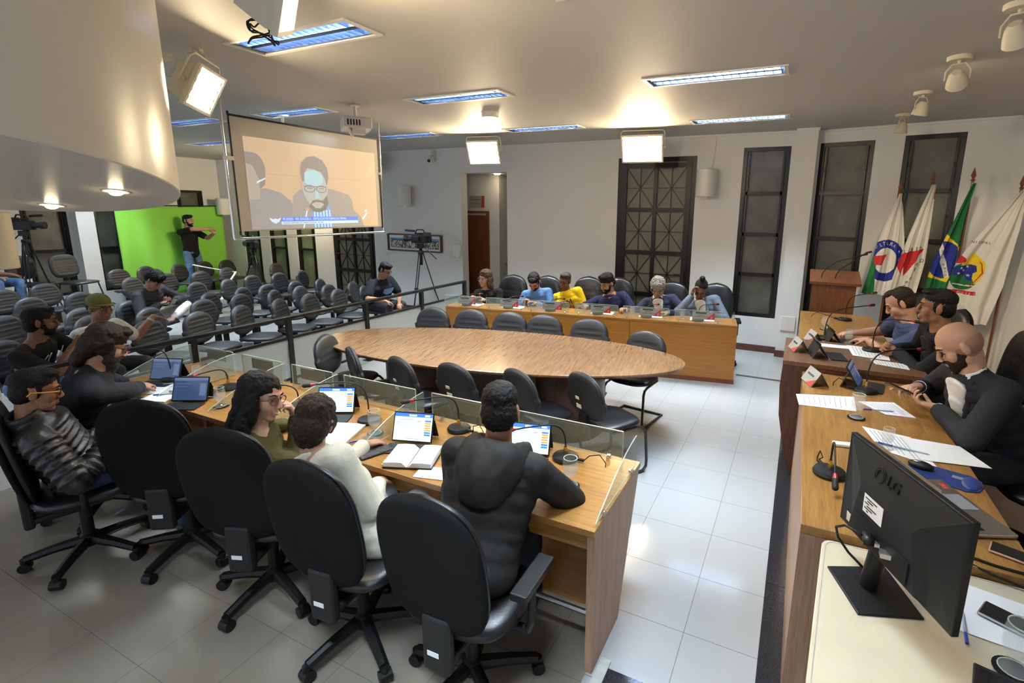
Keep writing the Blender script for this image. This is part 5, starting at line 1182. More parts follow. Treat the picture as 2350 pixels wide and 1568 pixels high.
# ------------------------------------------------------------------ people
def rem(o, vox, smooth=2, disp=0., dscale=.08):
    m = o.modifiers.new('union', 'REMESH'); m.mode = 'VOXEL'; m.voxel_size = vox; m.use_smooth_shade = True
    if smooth: s = o.modifiers.new('smooth', 'SMOOTH'); s.factor = .5; s.iterations = smooth
    if disp:
        t = bpy.data.textures.new('folds', 'CLOUDS'); t.noise_scale = dscale; t.noise_depth = 2
        d = o.modifiers.new('folds', 'DISPLACE'); d.texture = t; d.strength = disp; d.mid_level = .5; d.texture_coords = 'LOCAL'
    return o
def person(label, hip, head, f, hy=None, hp=0, hr=0, sy=0, s=1., LH=None, RH=None, LE=(0, 0, -1), RE=(0, 0, -1), hl=None, hr_=None, legs=None, sk='mid', hair='short', hc='black', beard=None, bc=None, glasses=None, top='tee', tc=(.02, .02, .02), tx=None, trousers=(.03, .03, .035), shoes=(.02, .02, .02), vox=.007, floor=0., eyes='down', smile=False, bulk=1., neckfwd=.0, shirt=None, seat=True, extra=None):
    hip, H = V(hip), V(head); f_ = rad(f); hy = f if hy is None else hy
    base = V((hip.x, hip.y, floor)); e = thing('person', label, 'person', base)
    F = V((cos(f_), sin(f_), 0)); L = V((-F.y, F.x, 0))
    a = rad(hy); hf = V((cos(a), sin(a), 0)); hlft = V((-hf.y, hf.x, 0))
    Rm = MX.Rotation(rad(hp), 3, hlft) ; hu = Rm @ UP; hf = Rm @ hf
    Rr = MX.Rotation(rad(hr), 3, hf); hu = Rr @ hu; hlft = Rr @ hlft
    hs = s
    def hp_(x, y, z): return H + (hlft * x + hf * y + hu * z) * hs
    def hell(b, c, r, n=16, m=10): b.ell(hp_(*c), (hlft * r[0] * hs, hf * r[1] * hs, hu * r[2] * hs), n, m)
    mid = (hu + UP * 1.2).normalized()
    nb = H - mid * .165 * s - hf * .035 * s - F * neckfwd
    T = (nb - hip).normalized(); tl = (nb - hip).length
    sa = rad(f + sy); Fs = V((cos(sa), sin(sa), 0)); Ls = V((-Fs.y, Fs.x, 0)); Ls = (Ls - T * Ls.dot(T)).normalized(); Ff = Ls.cross(T)
    if Ff.dot(F) < 0: Ff = -Ff
    Lh = (L - T * L.dot(T)).normalized()
    sc = nb - T * .06 * s - Ff * .01 * s
    SH = {1: sc + Ls * .165 * s * (1 + .3 * (bulk - 1)), -1: sc - Ls * .165 * s * (1 + .3 * (bulk - 1))}
    def ik(p, t, l1, l2, hint):
        d = t - p; D = min(d.length, (l1 + l2) * .995); u = d.normalized(); t = p + u * D
        x = (l1 * l1 - l2 * l2 + D * D) / (2 * D); h = sqrt(max(0, l1 * l1 - x * x)); hn = V(hint); hn = hn - u * hn.dot(u)
        hn = hn.normalized() if hn.length > 1e-4 else u.orthogonal().normalized()
        return p + u * x + hn * h, t
    ARM = {}
    for sd, hd, hint in ((1, LH, LE), (-1, RH, RE)):
        t = V(hd) if hd is not None else hip + F * .25 + L * sd * .16 + UP * .12
        el_, wr = ik(SH[sd], t, .29 * s, .255 * s, hint); ARM[sd] = (SH[sd], el_, wr)
    LEG = {}
    for sd in (1, -1):
        hj = hip + L * sd * .09 * s
        if legs and legs.get(sd): kn, an, ft = [V(q) for q in legs[sd]]
        else:
            kn = hj + F * .43 * s + L * sd * .05 * s + UP * .04; an = V((kn.x, kn.y, floor + .09)) + F * .03; ft = an + F * .15 * s; ft.z = floor + .035
        LEG[sd] = (hj, kn, an, ft)
    # body: one continuous skin surface
    b = MB(base)
    hell(b, (0, -.012, .035), (.074, .095, .083), 24, 14); hell(b, (0, .018, -.045), (.056, .068, .066), 20, 12); hell(b, (0, .06, -.095), (.027, .024, .02))
    for x in (-1, 1):
        hell(b, (x * .035, .050, -.030), (.026, .029, .036)); hell(b, (x * .032, .064, .009), (.016, .0135, .012)); hell(b, (x * .079, -.012, -.008), (.008, .02, .033)); hell(b, (x * .012, .100, -.036), (.009, .011, .008)); hell(b, (x * .045, .0, -.07), (.016, .03, .03))
    hell(b, (0, .074, .026), (.05, .018, .013)); b.cap(hp_(0, .083, .018), hp_(0, .106, -.028), .008 * hs, .0125 * hs); hell(b, (0, .086, -.061), (.024, .0115, .0065)); hell(b, (0, .085, -.073), (.021, .0115, .0075))
    b.cap(hp_(0, -.025, -.06), nb - T * .02, .056 * s, .062 * s * (.9 + .1 * bulk))
    for k in range(7):
        t = k / 6; b.ell(hip + T * tl * .88 * t, (Lh * .12 * s, Ff * .085 * s, T * .10 * s), 12, 8)
    for sd in (1, -1): b.cap(sc, SH[sd], .05 * s, .05 * s)
    def hand(sd, wr, el_, cfg):
        d = (wr - el_).normalized(); cfg = cfg or {}
        dirn = V(cfg['dir']).normalized() if 'dir' in cfg else (d + UP * .0 - UP * .15).normalized()
        pn = V(cfg.get('palm', (0, 0, -1))); pn = (pn - dirn * pn.dot(dirn)).normalized(); lat = dirn.cross(pn) * sd   # lat points to the thumb side
        q = s; curl = cfg.get('curl', 28); thumb = cfg.get('thumb', 25)
        curls = curl if isinstance(curl, (list, tuple)) else [curl + 4 * k for k in range(4)]
        b.cap(wr, wr + dirn * .03 * q, .026 * q, .024 * q)
        b.ell(wr + dirn * .055 * q, (dirn * .048 * q, lat * .040 * q, pn * .016 * q), 14, 8)
        for k, (off, ln, r) in enumerate(((.031, .074, .0088), (.0105, .083, .009), (-.0105, .077, .0086), (-.0305, .06, .0078))):
            p = wr + dirn * (.092 - .006 * abs(k - 1)) * q + lat * off * q; spread = (1.5 - k) * 3.5; dd = (dirn * cos(rad(spread)) + lat * sin(rad(spread))); c = rad(curls[k]); acc = 0
            b.cap(wr + dirn * .05 * q + lat * off * .8 * q, p, .011 * q, r * q)
            for j, seg in enumerate((.45, .32, .25)):
                acc += c * (.75 if j == 0 else 1.0); v = dd * cos(acc) + pn * sin(acc); p2 = p + v * ln * seg * q; b.cap(p, p2, r * q * (1 - .08 * j), r * q * (.95 - .1 * j), 10); p = p2
        th = rad(thumb); p = wr + dirn * .028 * q + lat * .028 * q; v = (dirn * .72 + lat * .62 + pn * sin(th)).normalized(); p2 = p + v * .042 * q; b.cap(p, p2, .0125 * q, .0105 * q, 10); v2 = (dirn * .92 + lat * .15 + pn * (sin(th) * 1.2)).normalized(); b.cap(p2, p2 + v2 * .032 * q, .0102 * q, .0085 * q, 10)
    for sd, cfg in ((1, hl), (-1, hr_)):
        S_, E_, W_ = ARM[sd]; k = .9 + .1 * bulk
        b.cap(S_, E_, .050 * s * k, .040 * s * k); b.cap(E_, E_.lerp(W_, .35), .041 * s * k, .042 * s * k); b.cap(E_.lerp(W_, .35), W_, .042 * s * k, .027 * s); hand(sd, W_, E_, cfg)
    for sd in (1, -1):
        hj, kn, an, ft = LEG[sd]; b.cap(hj, kn, .075 * s, .05 * s); b.cap(kn, kn.lerp(an, .35), .05 * s, .052 * s); b.cap(kn.lerp(an, .35), an, .052 * s, .034 * s); b.cap(an, ft, .034 * s, .028 * s)
    rem(b.build('body', SK[sk], e, smooth=True), vox, 3)
    # face details
    if eyes != 'none':
        for x in (-1, 1):
            b = MB(base)
            if eyes == 'open':
                b.m = 0; hell(b, (x * .032, .0695, .003), (.013, .0115, .0065), 12, 8); b.m = 1; hell(b, (x * .032 + .000, .0795, .003), (.0052, .003, .0056), 10, 6)
                b.m = 1; b.tube([hp_(x * .020, .078, .006), hp_(x * .032, .082, .0105), hp_(x * .046, .072, .006)], .0016 * hs, 5)
            else:
                b.m = 1; b.tube([hp_(x * .020, .0775, .001), hp_(x * .032, .0795, -.003), hp_(x * .046, .072, .0)], .0022 * hs, 5)
            b.build('eye', [M['eyew'], M['inkblack']], e, smooth=True)
            b = MB(base); b.tube([hp_(x * .014, .0905, .024), hp_(x * .032, .089, .032), hp_(x * .052, .073, .027)], [.0036 * hs, .0042 * hs, .002 * hs], 6)
            b.build('eyebrow', HAIR['dgrey' if hc == 'grey' else 'brown' if hc == 'shave' else hc], e, smooth=True)
        b = MB(base)
        if smile:
            b.m = 0; b.tube([hp_(-.027, .079, -.056), hp_(0, .0965, -.068), hp_(.027, .079, -.056)], [.002, .0055, .002], 6); b.m = 1; b.tube([hp_(-.021, .085, -.0585), hp_(0, .1005, -.066), hp_(.021, .085, -.0585)], [.0012, .0042, .0012], 6)
        else: b.m = 0; b.tube([hp_(-.024, .081, -.066), hp_(0, .0975, -.0665), hp_(.024, .081, -.066)], [.0018, .0032, .0018], 6)
        b.build('mouth', [M['lip'], M['teeth']], e, smooth=True)
    # hair
    styles = dict(
        short=([((0, -.020, .052), (.0815, .099, .079)), ((0, -.05, -.01), (.079, .067, .085)), ((0, .045, .098), (.057, .042, .03)), ((.067, .004, .008), (.012, .019, .042)), ((-.067, .004, .008), (.012, .019, .042))], .014, .018),
        fade=([((0, -.018, .055), (.078, .097, .072)), ((0, -.046, .0), (.0765, .062, .080)), ((0, .034, .102), (.060, .054, .024)), ((.067, .004, .01), (.0105, .018, .042)), ((-.067, .004, .01), (.0105, .018, .042))], .008, .012),
        wavy=([((0, -.018, .058), (.086, .104, .082)), ((0, -.055, .0), (.084, .068, .08)), ((0, .05, .108), (.062, .042, .034))], .022, .022),
        curly=([((0, -.015, .062), (.092, .104, .085)), ((0, -.05, .01), (.088, .072, .075)), ((0, .052, .098), (.066, .036, .04))], .03, .016),
        long=([((0, -.025, .05), (.088, .105, .085)), ((0, -.06, -.03), (.092, .07, .12)), ((.075, .0, -.06), (.028, .045, .10)), ((-.075, .0, -.06), (.028, .045, .10)), ((0, -.085, -.16), (.10, .055, .14)), ((0, -.095, -.27), (.085, .04, .10)), ((.085, -.02, -.15), (.035, .04, .11)), ((-.085, -.02, -.15), (.035, .04, .11))], .016, .03),
        bob=([((0, -.02, .052), (.086, .102, .084)), ((0, -.055, -.02), (.092, .072, .10)), ((.082, .005, -.055), (.024, .045, .085)), ((-.082, .005, -.055), (.024, .045, .085)), ((.085, -.03, -.105), (.03, .045, .06)), ((-.085, -.03, -.105), (.03, .045, .06))], .014, .03),
        crop=([((0, -.02, .052), (.086, .103, .084)), ((0, -.055, -.01), (.085, .068, .095)), ((0, -.05, -.07), (.062, .045, .055)), ((.07, .01, .0), (.02, .045, .05)), ((-.07, .01, .0), (.02, .045, .05))], .018, .025),
        bun=([((0, -.022, .052), (.079, .096, .078)), ((0, -.05, .0), (.079, .066, .07)), ((0, -.035, .155), (.036, .036, .032))], .006, .02),
        mullet=([((0, -.02, .052), (.085, .102, .080)), ((0, -.06, -.02), (.083, .068, .10)), ((0, -.082, -.10), (.062, .042, .07)), ((.074, -.02, .0), (.018, .046, .06)), ((-.074, -.02, .0), (.018, .046, .06)), ((0, .05, .100), (.062, .038, .030))], .016, .03),
        receding=([((0, -.034, .048), (.080, .088, .078)), ((0, -.05, .0), (.080, .066, .072)), ((0, .022, .100), (.05, .05, .026)), ((.067, -.002, .008), (.0115, .017, .04)), ((-.067, -.002, .008), (.0115, .017, .04))], .008, .02),
        shaved=([((0, -.026, .004), (.0765, .085, .078)), ((0, -.02, -.05), (.0585, .06, .045))], .0, .02), cap=([((0, -.045, .02), (.079, .066, .07))], .008, .02))
    if hair in styles:
        els, amp, ns = styles[hair]; b = MB(base)
        for c, r in els: hell(b, c, r, 20, 12)
        rem(b.build('hair', HAIR[hc], e, smooth=True), .006, 2, amp * s, ns)
    if hair == 'cap':
        b = MB(base); hell(b, (0, -.012, .058), (.084, .104, .078), 24, 14); o = rem(b.build('cap_crown', cloth('cap_cloth', (.17, .16, .05)), e, smooth=True), .006, 2)
        b = MB(base); pts = [hp_(.07 * cos(t), .055 + .10 * sin(t), .052 - .012 * sin(t) ** 2 * 1.0 - .012 * abs(cos(t))) for t in [pi * k / 14 for k in range(15)]]
        b.slab(pts, hu, .007); b.build('cap_visor', cloth('cap_visor', (.30, .28, .12)), e)
    if beard:
        b = MB(base)
        if beard == 'full': E_ = [((0, .026, -.066), (.0605, .0665, .054)), ((0, .062, -.100), (.034, .030, .026)), ((0, .091, -.0515), (.027, .0105, .006)), ((.047, .022, -.048), (.013, .032, .034)), ((-.047, .022, -.048), (.013, .032, .034)), ((.026, .070, -.062), (.012, .016, .02)), ((-.026, .070, -.062), (.012, .016, .02))]
        elif beard == 'long': E_ = [((0, .028, -.070), (.063, .066, .056)), ((0, .066, -.108), (.042, .042, .045)), ((0, .070, -.145), (.036, .036, .045)), ((0, .092, -.052), (.030, .013, .008)), ((.050, .018, -.04), (.016, .038, .048)), ((-.050, .018, -.04), (.016, .038, .048)), ((.028, .070, -.064), (.013, .018, .022)), ((-.028, .070, -.064), (.013, .018, .022))]
        elif beard == 'stubble': E_ = [((.0465, .020, -.046), (.0125, .031, .036)), ((-.0465, .020, -.046), (.0125, .031, .036)), ((.026, .069, -.064), (.0105, .014, .018)), ((-.026, .069, -.064), (.0105, .014, .018)), ((0, .024, -.066), (.0585, .0655, .050)), ((0, .060, -.098), (.029, .0265, .022)), ((0, .089, -.051), (.024, .010, .0055))]
        else: E_ = [((0, .091, -.0505), (.027, .011, .0065)), ((0, .064, -.100), (.024, .026, .020))]
        for c, r in E_: hell(b, c, r, 18, 10)
        rem(b.build('beard', HAIR[bc or hc], e, smooth=True), .005, 1, .004, .015)
    if glasses:
        b = MB(base); gm = glasses
        for x in (-1, 1):
            ring = [hp_(x * .034 + .0255 * cos(t), .0985 - .35 * abs(x * .034 + .0255 * cos(t) - 0) * .35, .0 + .0205 * sin(t) + .002) for t in [2 * pi * k / 18 for k in range(19)]]
            b.tube(ring, .0019 * hs, 5); b.tube([hp_(x * .060, .088, .008), hp_(x * .081, .06, .008), hp_(x * .084, -.012, .006), hp_(x * .082, -.03, -.012)], .0022 * hs, 5)
        b.tube([hp_(-.009, .0975, .008), hp_(0, .1005, .010), hp_(.009, .0975, .008)], .0018 * hs, 5)
        b.build('glasses', gm, e, smooth=True)
    # clothes
    if isinstance(tc, tuple): tcm = tx or cloth('top_cloth', tc)
    else: tcm = tc
    thick = dict(tee=.010, shirt=.012, blazer=.020, jacket=.024, puffer=.026, coat=.03, blouse=.014)[top]
    b = MB(base); kb = bulk
    secs = [(0, .165, .120), (.14, .158, .118), (.3, .158, .112), (.45, .165, .114), (.6, .174, .116), (.74, .178, .112), (.86, .158, .098), (.94, .115, .084), (1.0, .082, .074)]
    def ryf(t):
        for (t0, _, r0), (t1, _, r1) in zip(secs, secs[1:]):
            if t <= t1: return (r0 + (r1 - r0) * (t - t0) / (t1 - t0)) * s * (kb if t < .8 else 1)
        return secs[-1][2] * s
    for t, rx, ry in secs:
        rx, ry = rx * s * (kb if t < .8 else 1), ry * s * (kb if t < .8 else 1); b.ell(hip + T * tl * t + Ff * (.012 if t > .2 else 0), ((L.lerp(Ls, t)).normalized() * (rx + thick - .01), Ff * (ry + thick - .01), T * (.125 if t < .7 else .085 if t < .8 else .062 if t < .9 else .042 if t < .97 else .026) * s), 20, 12)
    ln = dict(tee=.55, shirt=1, blazer=1, jacket=1, puffer=1, coat=1, blouse=1)[top]
    for sd in (1, -1):
        S_, E_, W_ = ARM[sd]
        b.cap(sc + Ls * sd * .05 * s, S_, .062 * s + thick * .6, .060 * s + thick * .7); b.cap(nb + Ls * sd * .045 * s - T * .025 * s - Ff * .01, S_ + T * .012 * s, .040 * s, .052 * s)
        if ln < 1: b.cap(S_, S_.lerp(E_, .72), .058 * s * kb ** .5 + thick * .7, .056 * s * kb ** .5 + thick)
        else:
            b.cap(S_, E_, .055 * s + thick * .8, .047 * s + thick * .8); We = E_.lerp(W_, .92); b.cap(E_, We, .048 * s + thick * .7, .036 * s + thick * .5)
            if top == 'puffer':
                for A_, B_, r0, r1 in ((S_, E_, .075, .066), (E_, We, .066, .052)):
                    d = (B_ - A_).normalized(); x = d.orthogonal().normalized(); y = d.cross(x)
                    for k in range(6): t = (k + .5) / 6; r = (r0 + (r1 - r0) * t) * s + .014; b.ell(A_.lerp(B_, t), (x * r, y * r, d * .024), 14, 8)
    if top == 'puffer':
        for k in range(9): t = .05 + k * .105; b.ell(hip + T * tl * t + Ff * .012, (Ls * (.20 - .035 * (t > .8)) * s, Ff * .150 * s, T * .034), 22, 8)
        for k in range(26): a2 = rad(-150 + 300 * k / 25); v = Ls * sin(a2) - Ff * cos(a2); b.cap(nb + v * .074 - T * .04, nb + v * .070 + T * .045, .020, .016)
    if top in ('blazer', 'shirt', 'blouse', 'jacket'):
        for k in range(25):
            a2 = rad(-150 + 300 * k / 24); v = Ls * sin(a2) - Ff * cos(a2); 
            q0 = nb + v * .062 * s - T * .005 + (Ff * .01); b.cap(q0 - T * .03, q0 + T * ((.022 + .022 * max(0, cos(a2))) if top != 'blouse' else .0) * s, .015 * s, .010 * s)
    nm = dict(tee='t_shirt', shirt='shirt', blazer='blazer', jacket='jacket', puffer='quilted_jacket', coat='hooded_coat', blouse='blouse')[top]
    rem(b.build(nm, tcm, e, smooth=True), max(vox, .008), 1 if top == 'puffer' else 12 if top == 'coat' else 6, dict(tee=.016, puffer=.010, coat=.008, blazer=.012).get(top, .015), .09)
    if top == 'coat':
        b = MB(base); rs = []
        for k in range(25):
            a2 = rad(-145 + 290 * k / 24); v = -Ff * cos(a2) + Ls * sin(a2); c = max(0, cos(a2)); wv = .008 * sin(k * 2.1)
            P = lambda r, h: nb + v * r * s + T * h * s
            rs.append([P(.078, -.05), P(.088, .03), P(.108 + wv, .058 - .02 * c), P(.142 + .02 * c, .04 - .03 * c), P(.158 + .05 * c + wv, -.02 - .07 * c), P(.135 + .055 * c - wv, -.07 - .15 * c), P(.10 + .04 * c, -.09 - .19 * c)])
        b.rings(rs); o = b.build('hood', tcm, e, smooth=True); m = o.modifiers.new('sub', 'SUBSURF'); m.levels = m.render_levels = 2
        t = bpy.data.textures.new('hood_folds', 'CLOUDS'); t.noise_scale = .05; d = o.modifiers.new('folds', 'DISPLACE'); d.texture = t; d.strength = .02
    if shirt:      # open front: shirt V with collar points
        b = MB(base); ch = lambda t, x, d: hip + T * tl * t + Ls * x * s + Ff * ((ryf(t) + thick + .002) * sqrt(max(.05, 1 - (x / .19) ** 2)) + .008 + d)
        for k in range(11):
            t = .40 + .055 * k; w2 = .012 + .058 * (k / 10); b.ell(ch(t, 0, -.017), (Ls * w2 * s, Ff * .022, T * .06), 14, 8)
        for x in (-1, 1): b.cap(nb + Ls * x * .05 * s + Ff * .045 * s + T * .012, nb + Ls * x * .03 * s + Ff * .10 * s - T * .055, .016 * s, .010 * s)
        for k in range(27): a2 = rad(40 + 280 * k / 26); v = Ff * cos(a2) + Ls * sin(a2); b.cap(nb + v * .062 * s - T * .012, nb + v * .060 * s + T * .030 * s, .0095, .008)
        rem(b.build('shirt', shirt, e, smooth=True), .006, 6)
        if top == 'blazer':
            b = MB(base)
            for x in (-1, 1): b.cap(nb + Ls * x * .07 * s + Ff * .05 * s - T * .0, ch(.70, x * .062, .004), .016, .020); b.cap(ch(.70, x * .062, .004), ch(.40, x * .014, .0), .020, .010)
            rem(b.build('lapel', tcm, e, smooth=True), .006, 2)
        for sd in (1, -1):
            S_, E_, W_ = ARM[sd]; d = (W_ - E_).normalized(); b = MB(base); b.cyl(W_ - d * .035, W_ + d * .008, .037 * s, .034 * s, 16); b.build('shirt_cuff', shirt, e, auto=True)
    b = MB(base); b.ell(hip + T * .01, (L * .165 * s * kb, F * .115 * s, UP * .10 * s), 18, 10)
    for sd in (1, -1):
        hj, kn, an, ft = LEG[sd]; b.cap(hj, kn, .090 * s * kb, .068 * s); b.cap(kn, kn.lerp(an, .95), .066 * s, .052 * s)
    rem(b.build('trousers', trousers if not isinstance(trousers, tuple) else cloth('trouser_cloth', trousers, .2, 20), e, smooth=True), .010, 2, .014, .08)
    sm_ = mat('shoe_leather', shoes, .4)
    for sd in (1, -1):
        hj, kn, an, ft = LEG[sd]; d = (ft - an); d.z = 0; d = d.normalized(); h0 = V((an.x, an.y, an.z - .045)); q = h0 + d * .06; w_ = V((-d.y, d.x, 0))
        b = MB(base); b.ell(q + UP * 0, (d * .135 * s, w_ * .046 * s, UP * .035), 16, 8); b.ell(h0 + UP * .02, (d * .06 * s, w_ * .042 * s, UP * .05), 14, 8); b.box(q - UP * .022, (.22 * s, .08 * s, .018), math.atan2(d.y, d.x)); rem(b.build('shoe', sm_, e, smooth=True), .009, 2)
    return dict(e=e, base=base, ch=lambda t, x, d=0.: hip + T * tl * t + Ls * x * s + Ff * ((.116 + thick) * s * sqrt(max(.05, 1 - (x / .19) ** 2)) * kb + .012 + d), T=T, L=Ls, F=Ff, nb=nb, ARM=ARM, hp=hp_, s=s)
def held_phone(p, right, up, label, sc='screen_off'):
    p = V(p); r = V(right).normalized(); u = V(up); u = (u - r * u.dot(r)).normalized(); n = r.cross(u); R = MX((r, u, n)).transposed()
    e = thing('mobile_phone', label, 'phone', p, 0, 'phones held in hands'); b = MB(); b.box((0, 0, 0), (.076, .158, .009), R=R); b.build('phone_body', M['plast'], e, bevel=.003)
    b = MB(); b.box(n * .005, (.068, .148, .001), R=R); b.build('phone_screen', M[sc], e)
# ------------------------------------------------------------------ the people
jeans = mat('blue_jeans', (.10, .19, .36), .85, noise=.35, nscale=9, bump=.2, bscale=60); djeans = mat('dark_jeans', (.025, .045, .11), .85, noise=.3, nscale=9, bump=.2, bscale=60)
greyj = cloth('grey_trousers', (.05, .05, .058)); whitet = cloth('white_trousers', (.66, .64, .58)); blackc = cloth('black_cotton', (.012, .012, .013)); whites = cloth('white_cotton', (.74, .74, .74), .2)
suit = cloth('charcoal_suit', (.022, .023, .028), .3, 40); gm = M['plast']; tort = mat('tortoise_frame', (.06, .02, .03), .3)
grip = dict(curl=[42, 46, 50, 54], thumb=35)
p = person('man in a black quilted jacket with yellow framed glasses at the left edge', (-3.73, 1.27, .58), (-3.69, 1.15, 1.14), 72, 72, 12, 0, s=1.0, RH=(-3.50, 1.35, .78), LH=(-3.66, 1.48, .79), RE=(.5, -.5, -.6), LE=(-.5, -.4, -.6), hr_=dict(palm=(-.4, .1, .9), dir=(-.05, .9, .35), curl=[40, 48, 55, 60]), hl=dict(palm=(.5, .0, .8), dir=(.15, .9, .3), curl=[20, 45, 55, 60]), sk='tan', hair='fade', hc='black', beard='stubble', bc='shave', top='puffer', tc=mat('quilted_nylon', (.012, .012, .013), .42, bump=.35, bscale=45), trousers=djeans, vox=.006)
b = MB(p['base']); hq = p['hp']
for x in (-1, 1): b.tube([hq(x * .058, .092, .008), hq(x * .081, .06, .010), hq(x * .086, -.02, .008), hq(x * .083, -.035, -.012)], .0036, 6)
b.m = 1
for x in (-1, 1): b.tube([hq(x * .034 + .025 * cos(t), .100 - abs(x * .034 + .025 * cos(t)) * .12, .002 + .02 * sin(t)) for t in [2 * pi * k / 14 for k in range(15)]], .003, 5)
b.build('glasses', [mat('yellow_frame', (.75, .42, .06), .35), M['plast']], p['e'], smooth=True)
b = MB(p['base']); b.ell(V((-3.66, 1.40, .70)), ((.09, 0, 0), (0, .10, 0), (0, 0, .035)), 14, 8); rem(b.build('red_hem', cloth('red_cotton', (.55, .04, .03)), p['e'], smooth=True), .008, 2)
held_phone((-3.56, 1.49, .835), (1, -.2, 0), (0, .75, .55), 'phone held by the man in the quilted jacket')
person('bearded man in a dark blazer leaning over papers, long hair and glasses', (-4.27, 1.36, .60), (-4.0, 1.62, 1.25), 78, 74, 30, 0, s=1.1, RH=(-4.36, 1.97, .795), LH=(-4.58, 1.92, .80), RE=(.9, -.2, -.1), LE=(-.6, -.4, -.2), hr_=dict(palm=(-.2, -.2, -1), dir=(-.55, .8, -.1), curl=[32, 36, 40, 44]), sk='light', hair='mullet', hc='brown', beard='long', bc='dgrey', glasses=gm, top='blazer', tc=suit, shirt=None, trousers=greyj, vox=.007)
person('smiling woman with long dark hair and glasses in an olive blouse', (-2.56, 1.60, .58), (-2.48, 1.62, 1.155), 62, 18, 8, -10, sy=-18, s=1.04, RH=(-2.47, 1.80, .98), LH=(-2.80, 1.97, .80), RE=(.3, .9, -.9), LE=(-.6, 0, -.3), hr_=dict(dir=(-.1, -.35, .9), palm=(-.3, -.7, .1), curl=[50, 60, 65, 70]), sk='light', hair='long', hc='black', glasses=tort, eyes='open', smile=True, top='blouse', tc=cloth('olive_blouse', (.075, .062, .022), .35, 22), trousers=(.03, .03, .04), vox=.006)
person('person with short brown hair in a cream jacket seen from behind', (-1.78, 1.63, .58), (-2.02, 1.57, 1.13), 98, 122, 16, 10, s=1.02, RH=(-1.88, 1.80, .72), LH=(-2.15, 1.98, .80), RE=(.8, -.3, -1), LE=(-.3, -.2, -1), hl=dict(dir=(.2, .9, -.1)), sk='mid', hair='crop', hc='brown', top='blazer', tc=cloth('cream_jacket', (.62, .58, .47), .3, 16), trousers=cloth('pale_trousers', (.50, .55, .62)), vox=.007)
person('man in a black hooded coat seen from behind at the nearest seat', (-1.18, 1.63, .58), (-1.21, 1.94, 1.205), 104, 116, 18, 0, s=1.08, bulk=1.12, RH=(-1.12, 2.20, .81), LH=(-1.38, 2.18, .81), RE=(1, -.2, -.55), LE=(-.45, -.1, -1), sk='tan', hair='short', hc='black', beard='stubble', bc='black', top='coat', tc=cloth('black_coat', (.016, .015, .0145), .4, 18, .7), trousers=(.02, .02, .025), vox=.007)
# far desk
fdl = lambda x, y, z=.775: fd(x, y, z)
p = person('woman with glasses, shoulder length hair and a necklace on a black top', (-4.22, 6.66, .45), (-4.26, 6.45, 1.10), -84, -98, 4, -4, s=1.08, RH=(-4.42, 6.30, .79), LH=(-4.16, 6.30, .79), RE=(-.5, .4, -.6), LE=(.5, .4, -.6), sk='light', hair='bob', hc='lbrown', glasses=M['alu'], eyes='open', top='blouse', tc=blackc, vox=.008)
b = MB(p['base']); pts = [p['ch'](t, x, .004) for t, x in ((.99, -.055), (.86, -.035), (.74, -.008), (.70, 0), (.74, .008), (.86, .035), (.99, .055))]; b.tube(pts, .003, 5); b.ball(p['ch'](.69, 0, .008), .014); b.build('necklace', M['alu'], p['e'])
person('man in a light blue shirt looking down, dark hair and beard', (-3.46, 6.86, .45), (-3.50, 6.60, 1.09), -80, -78, 48, 0, s=1.08, RH=(-3.60, 6.46, .79), LH=(-3.38, 6.47, .79), RE=(-.55, .5, -.5), LE=(.55, .5, -.5), sk='mid', hair='short', hc='black', beard='full', top='shirt', tc=cloth('blue_shirt', (.12, .25, .52), .3, 20), vox=.008)
p = person('grey haired man in a yellow T-shirt with purple lettering', (-2.96, 7.04, .45), (-3.11, 6.84, 1.10), -78, -92, 14, -10, s=1.05, bulk=1.12, RH=(-3.22, 6.68, .66), LH=(-2.92, 6.70, .64), RE=(-.5, .4, -.7), LE=(.5, .4, -.7), sk='brown', hair='fade', hc='dgrey', top='tee', tc=cloth('yellow_cotton', (.80, .55, .02), .2, 14), vox=.008)
def chest_text(p, s, t, x, size, m, d=.006, sx=1.): text(s, size, m, p['e'], p['ch'](t, x, d) - p['base'], p['L'] * 1.0, p['T'], 'chest_print', sx=sx)
def chest_print(p, s, t, size, m, d=.012, sx=1.):
    # lettering wrapped onto the chest
    me = textmesh(s, size, 'CENTER', .003); me.materials.clear(); me.materials.append(m)
    for v in me.vertices: x = v.co.x * sx; v.co = p['ch'](t + v.co.y / .42, x, d + v.co.z) - p['base']
    o = bpy.data.objects.new('chest_print', me); COL.objects.link(o); o.parent = p['e']
purple = mat('purple_print', (.13, .02, .16), .7)
chest_print(p, 'FEM', .74, .105, purple, .016); chest_print(p, 'OXI', .56, .10, purple, .016)
person('bearded man in a navy T-shirt leaning on the far desk', (-2.34, 7.12, .45), (-2.47, 6.90, 1.10), -80, -112, 22, 0, s=1.12, bulk=1.08, RH=(-2.72, 6.66, .79), LH=(-2.10, 6.68, .79), RE=(-.8, .3, -.5), LE=(.5, .4, -.7), sk='mid', hair='wavy', hc='black', beard='full', top='tee', tc=cloth('navy_cotton', (.022, .026, .075), .2, 14), vox=.008)
person('grey curly haired man in a navy blazer and white shirt looking down', (-1.62, 7.10, .45), (-1.71, 6.86, 1.10), -82, -84, 40, 0, s=1.1, RH=(-1.82, 6.72, .79), LH=(-1.52, 6.73, .79), RE=(-.8, .35, -.35), LE=(.8, .35, -.35), sk='mid', hair='curly', hc='grey', glasses=M['alu'], top='blazer', tc=cloth('navy_blazer', (.028, .032, .07), .25, 30), shirt=whites, vox=.008)
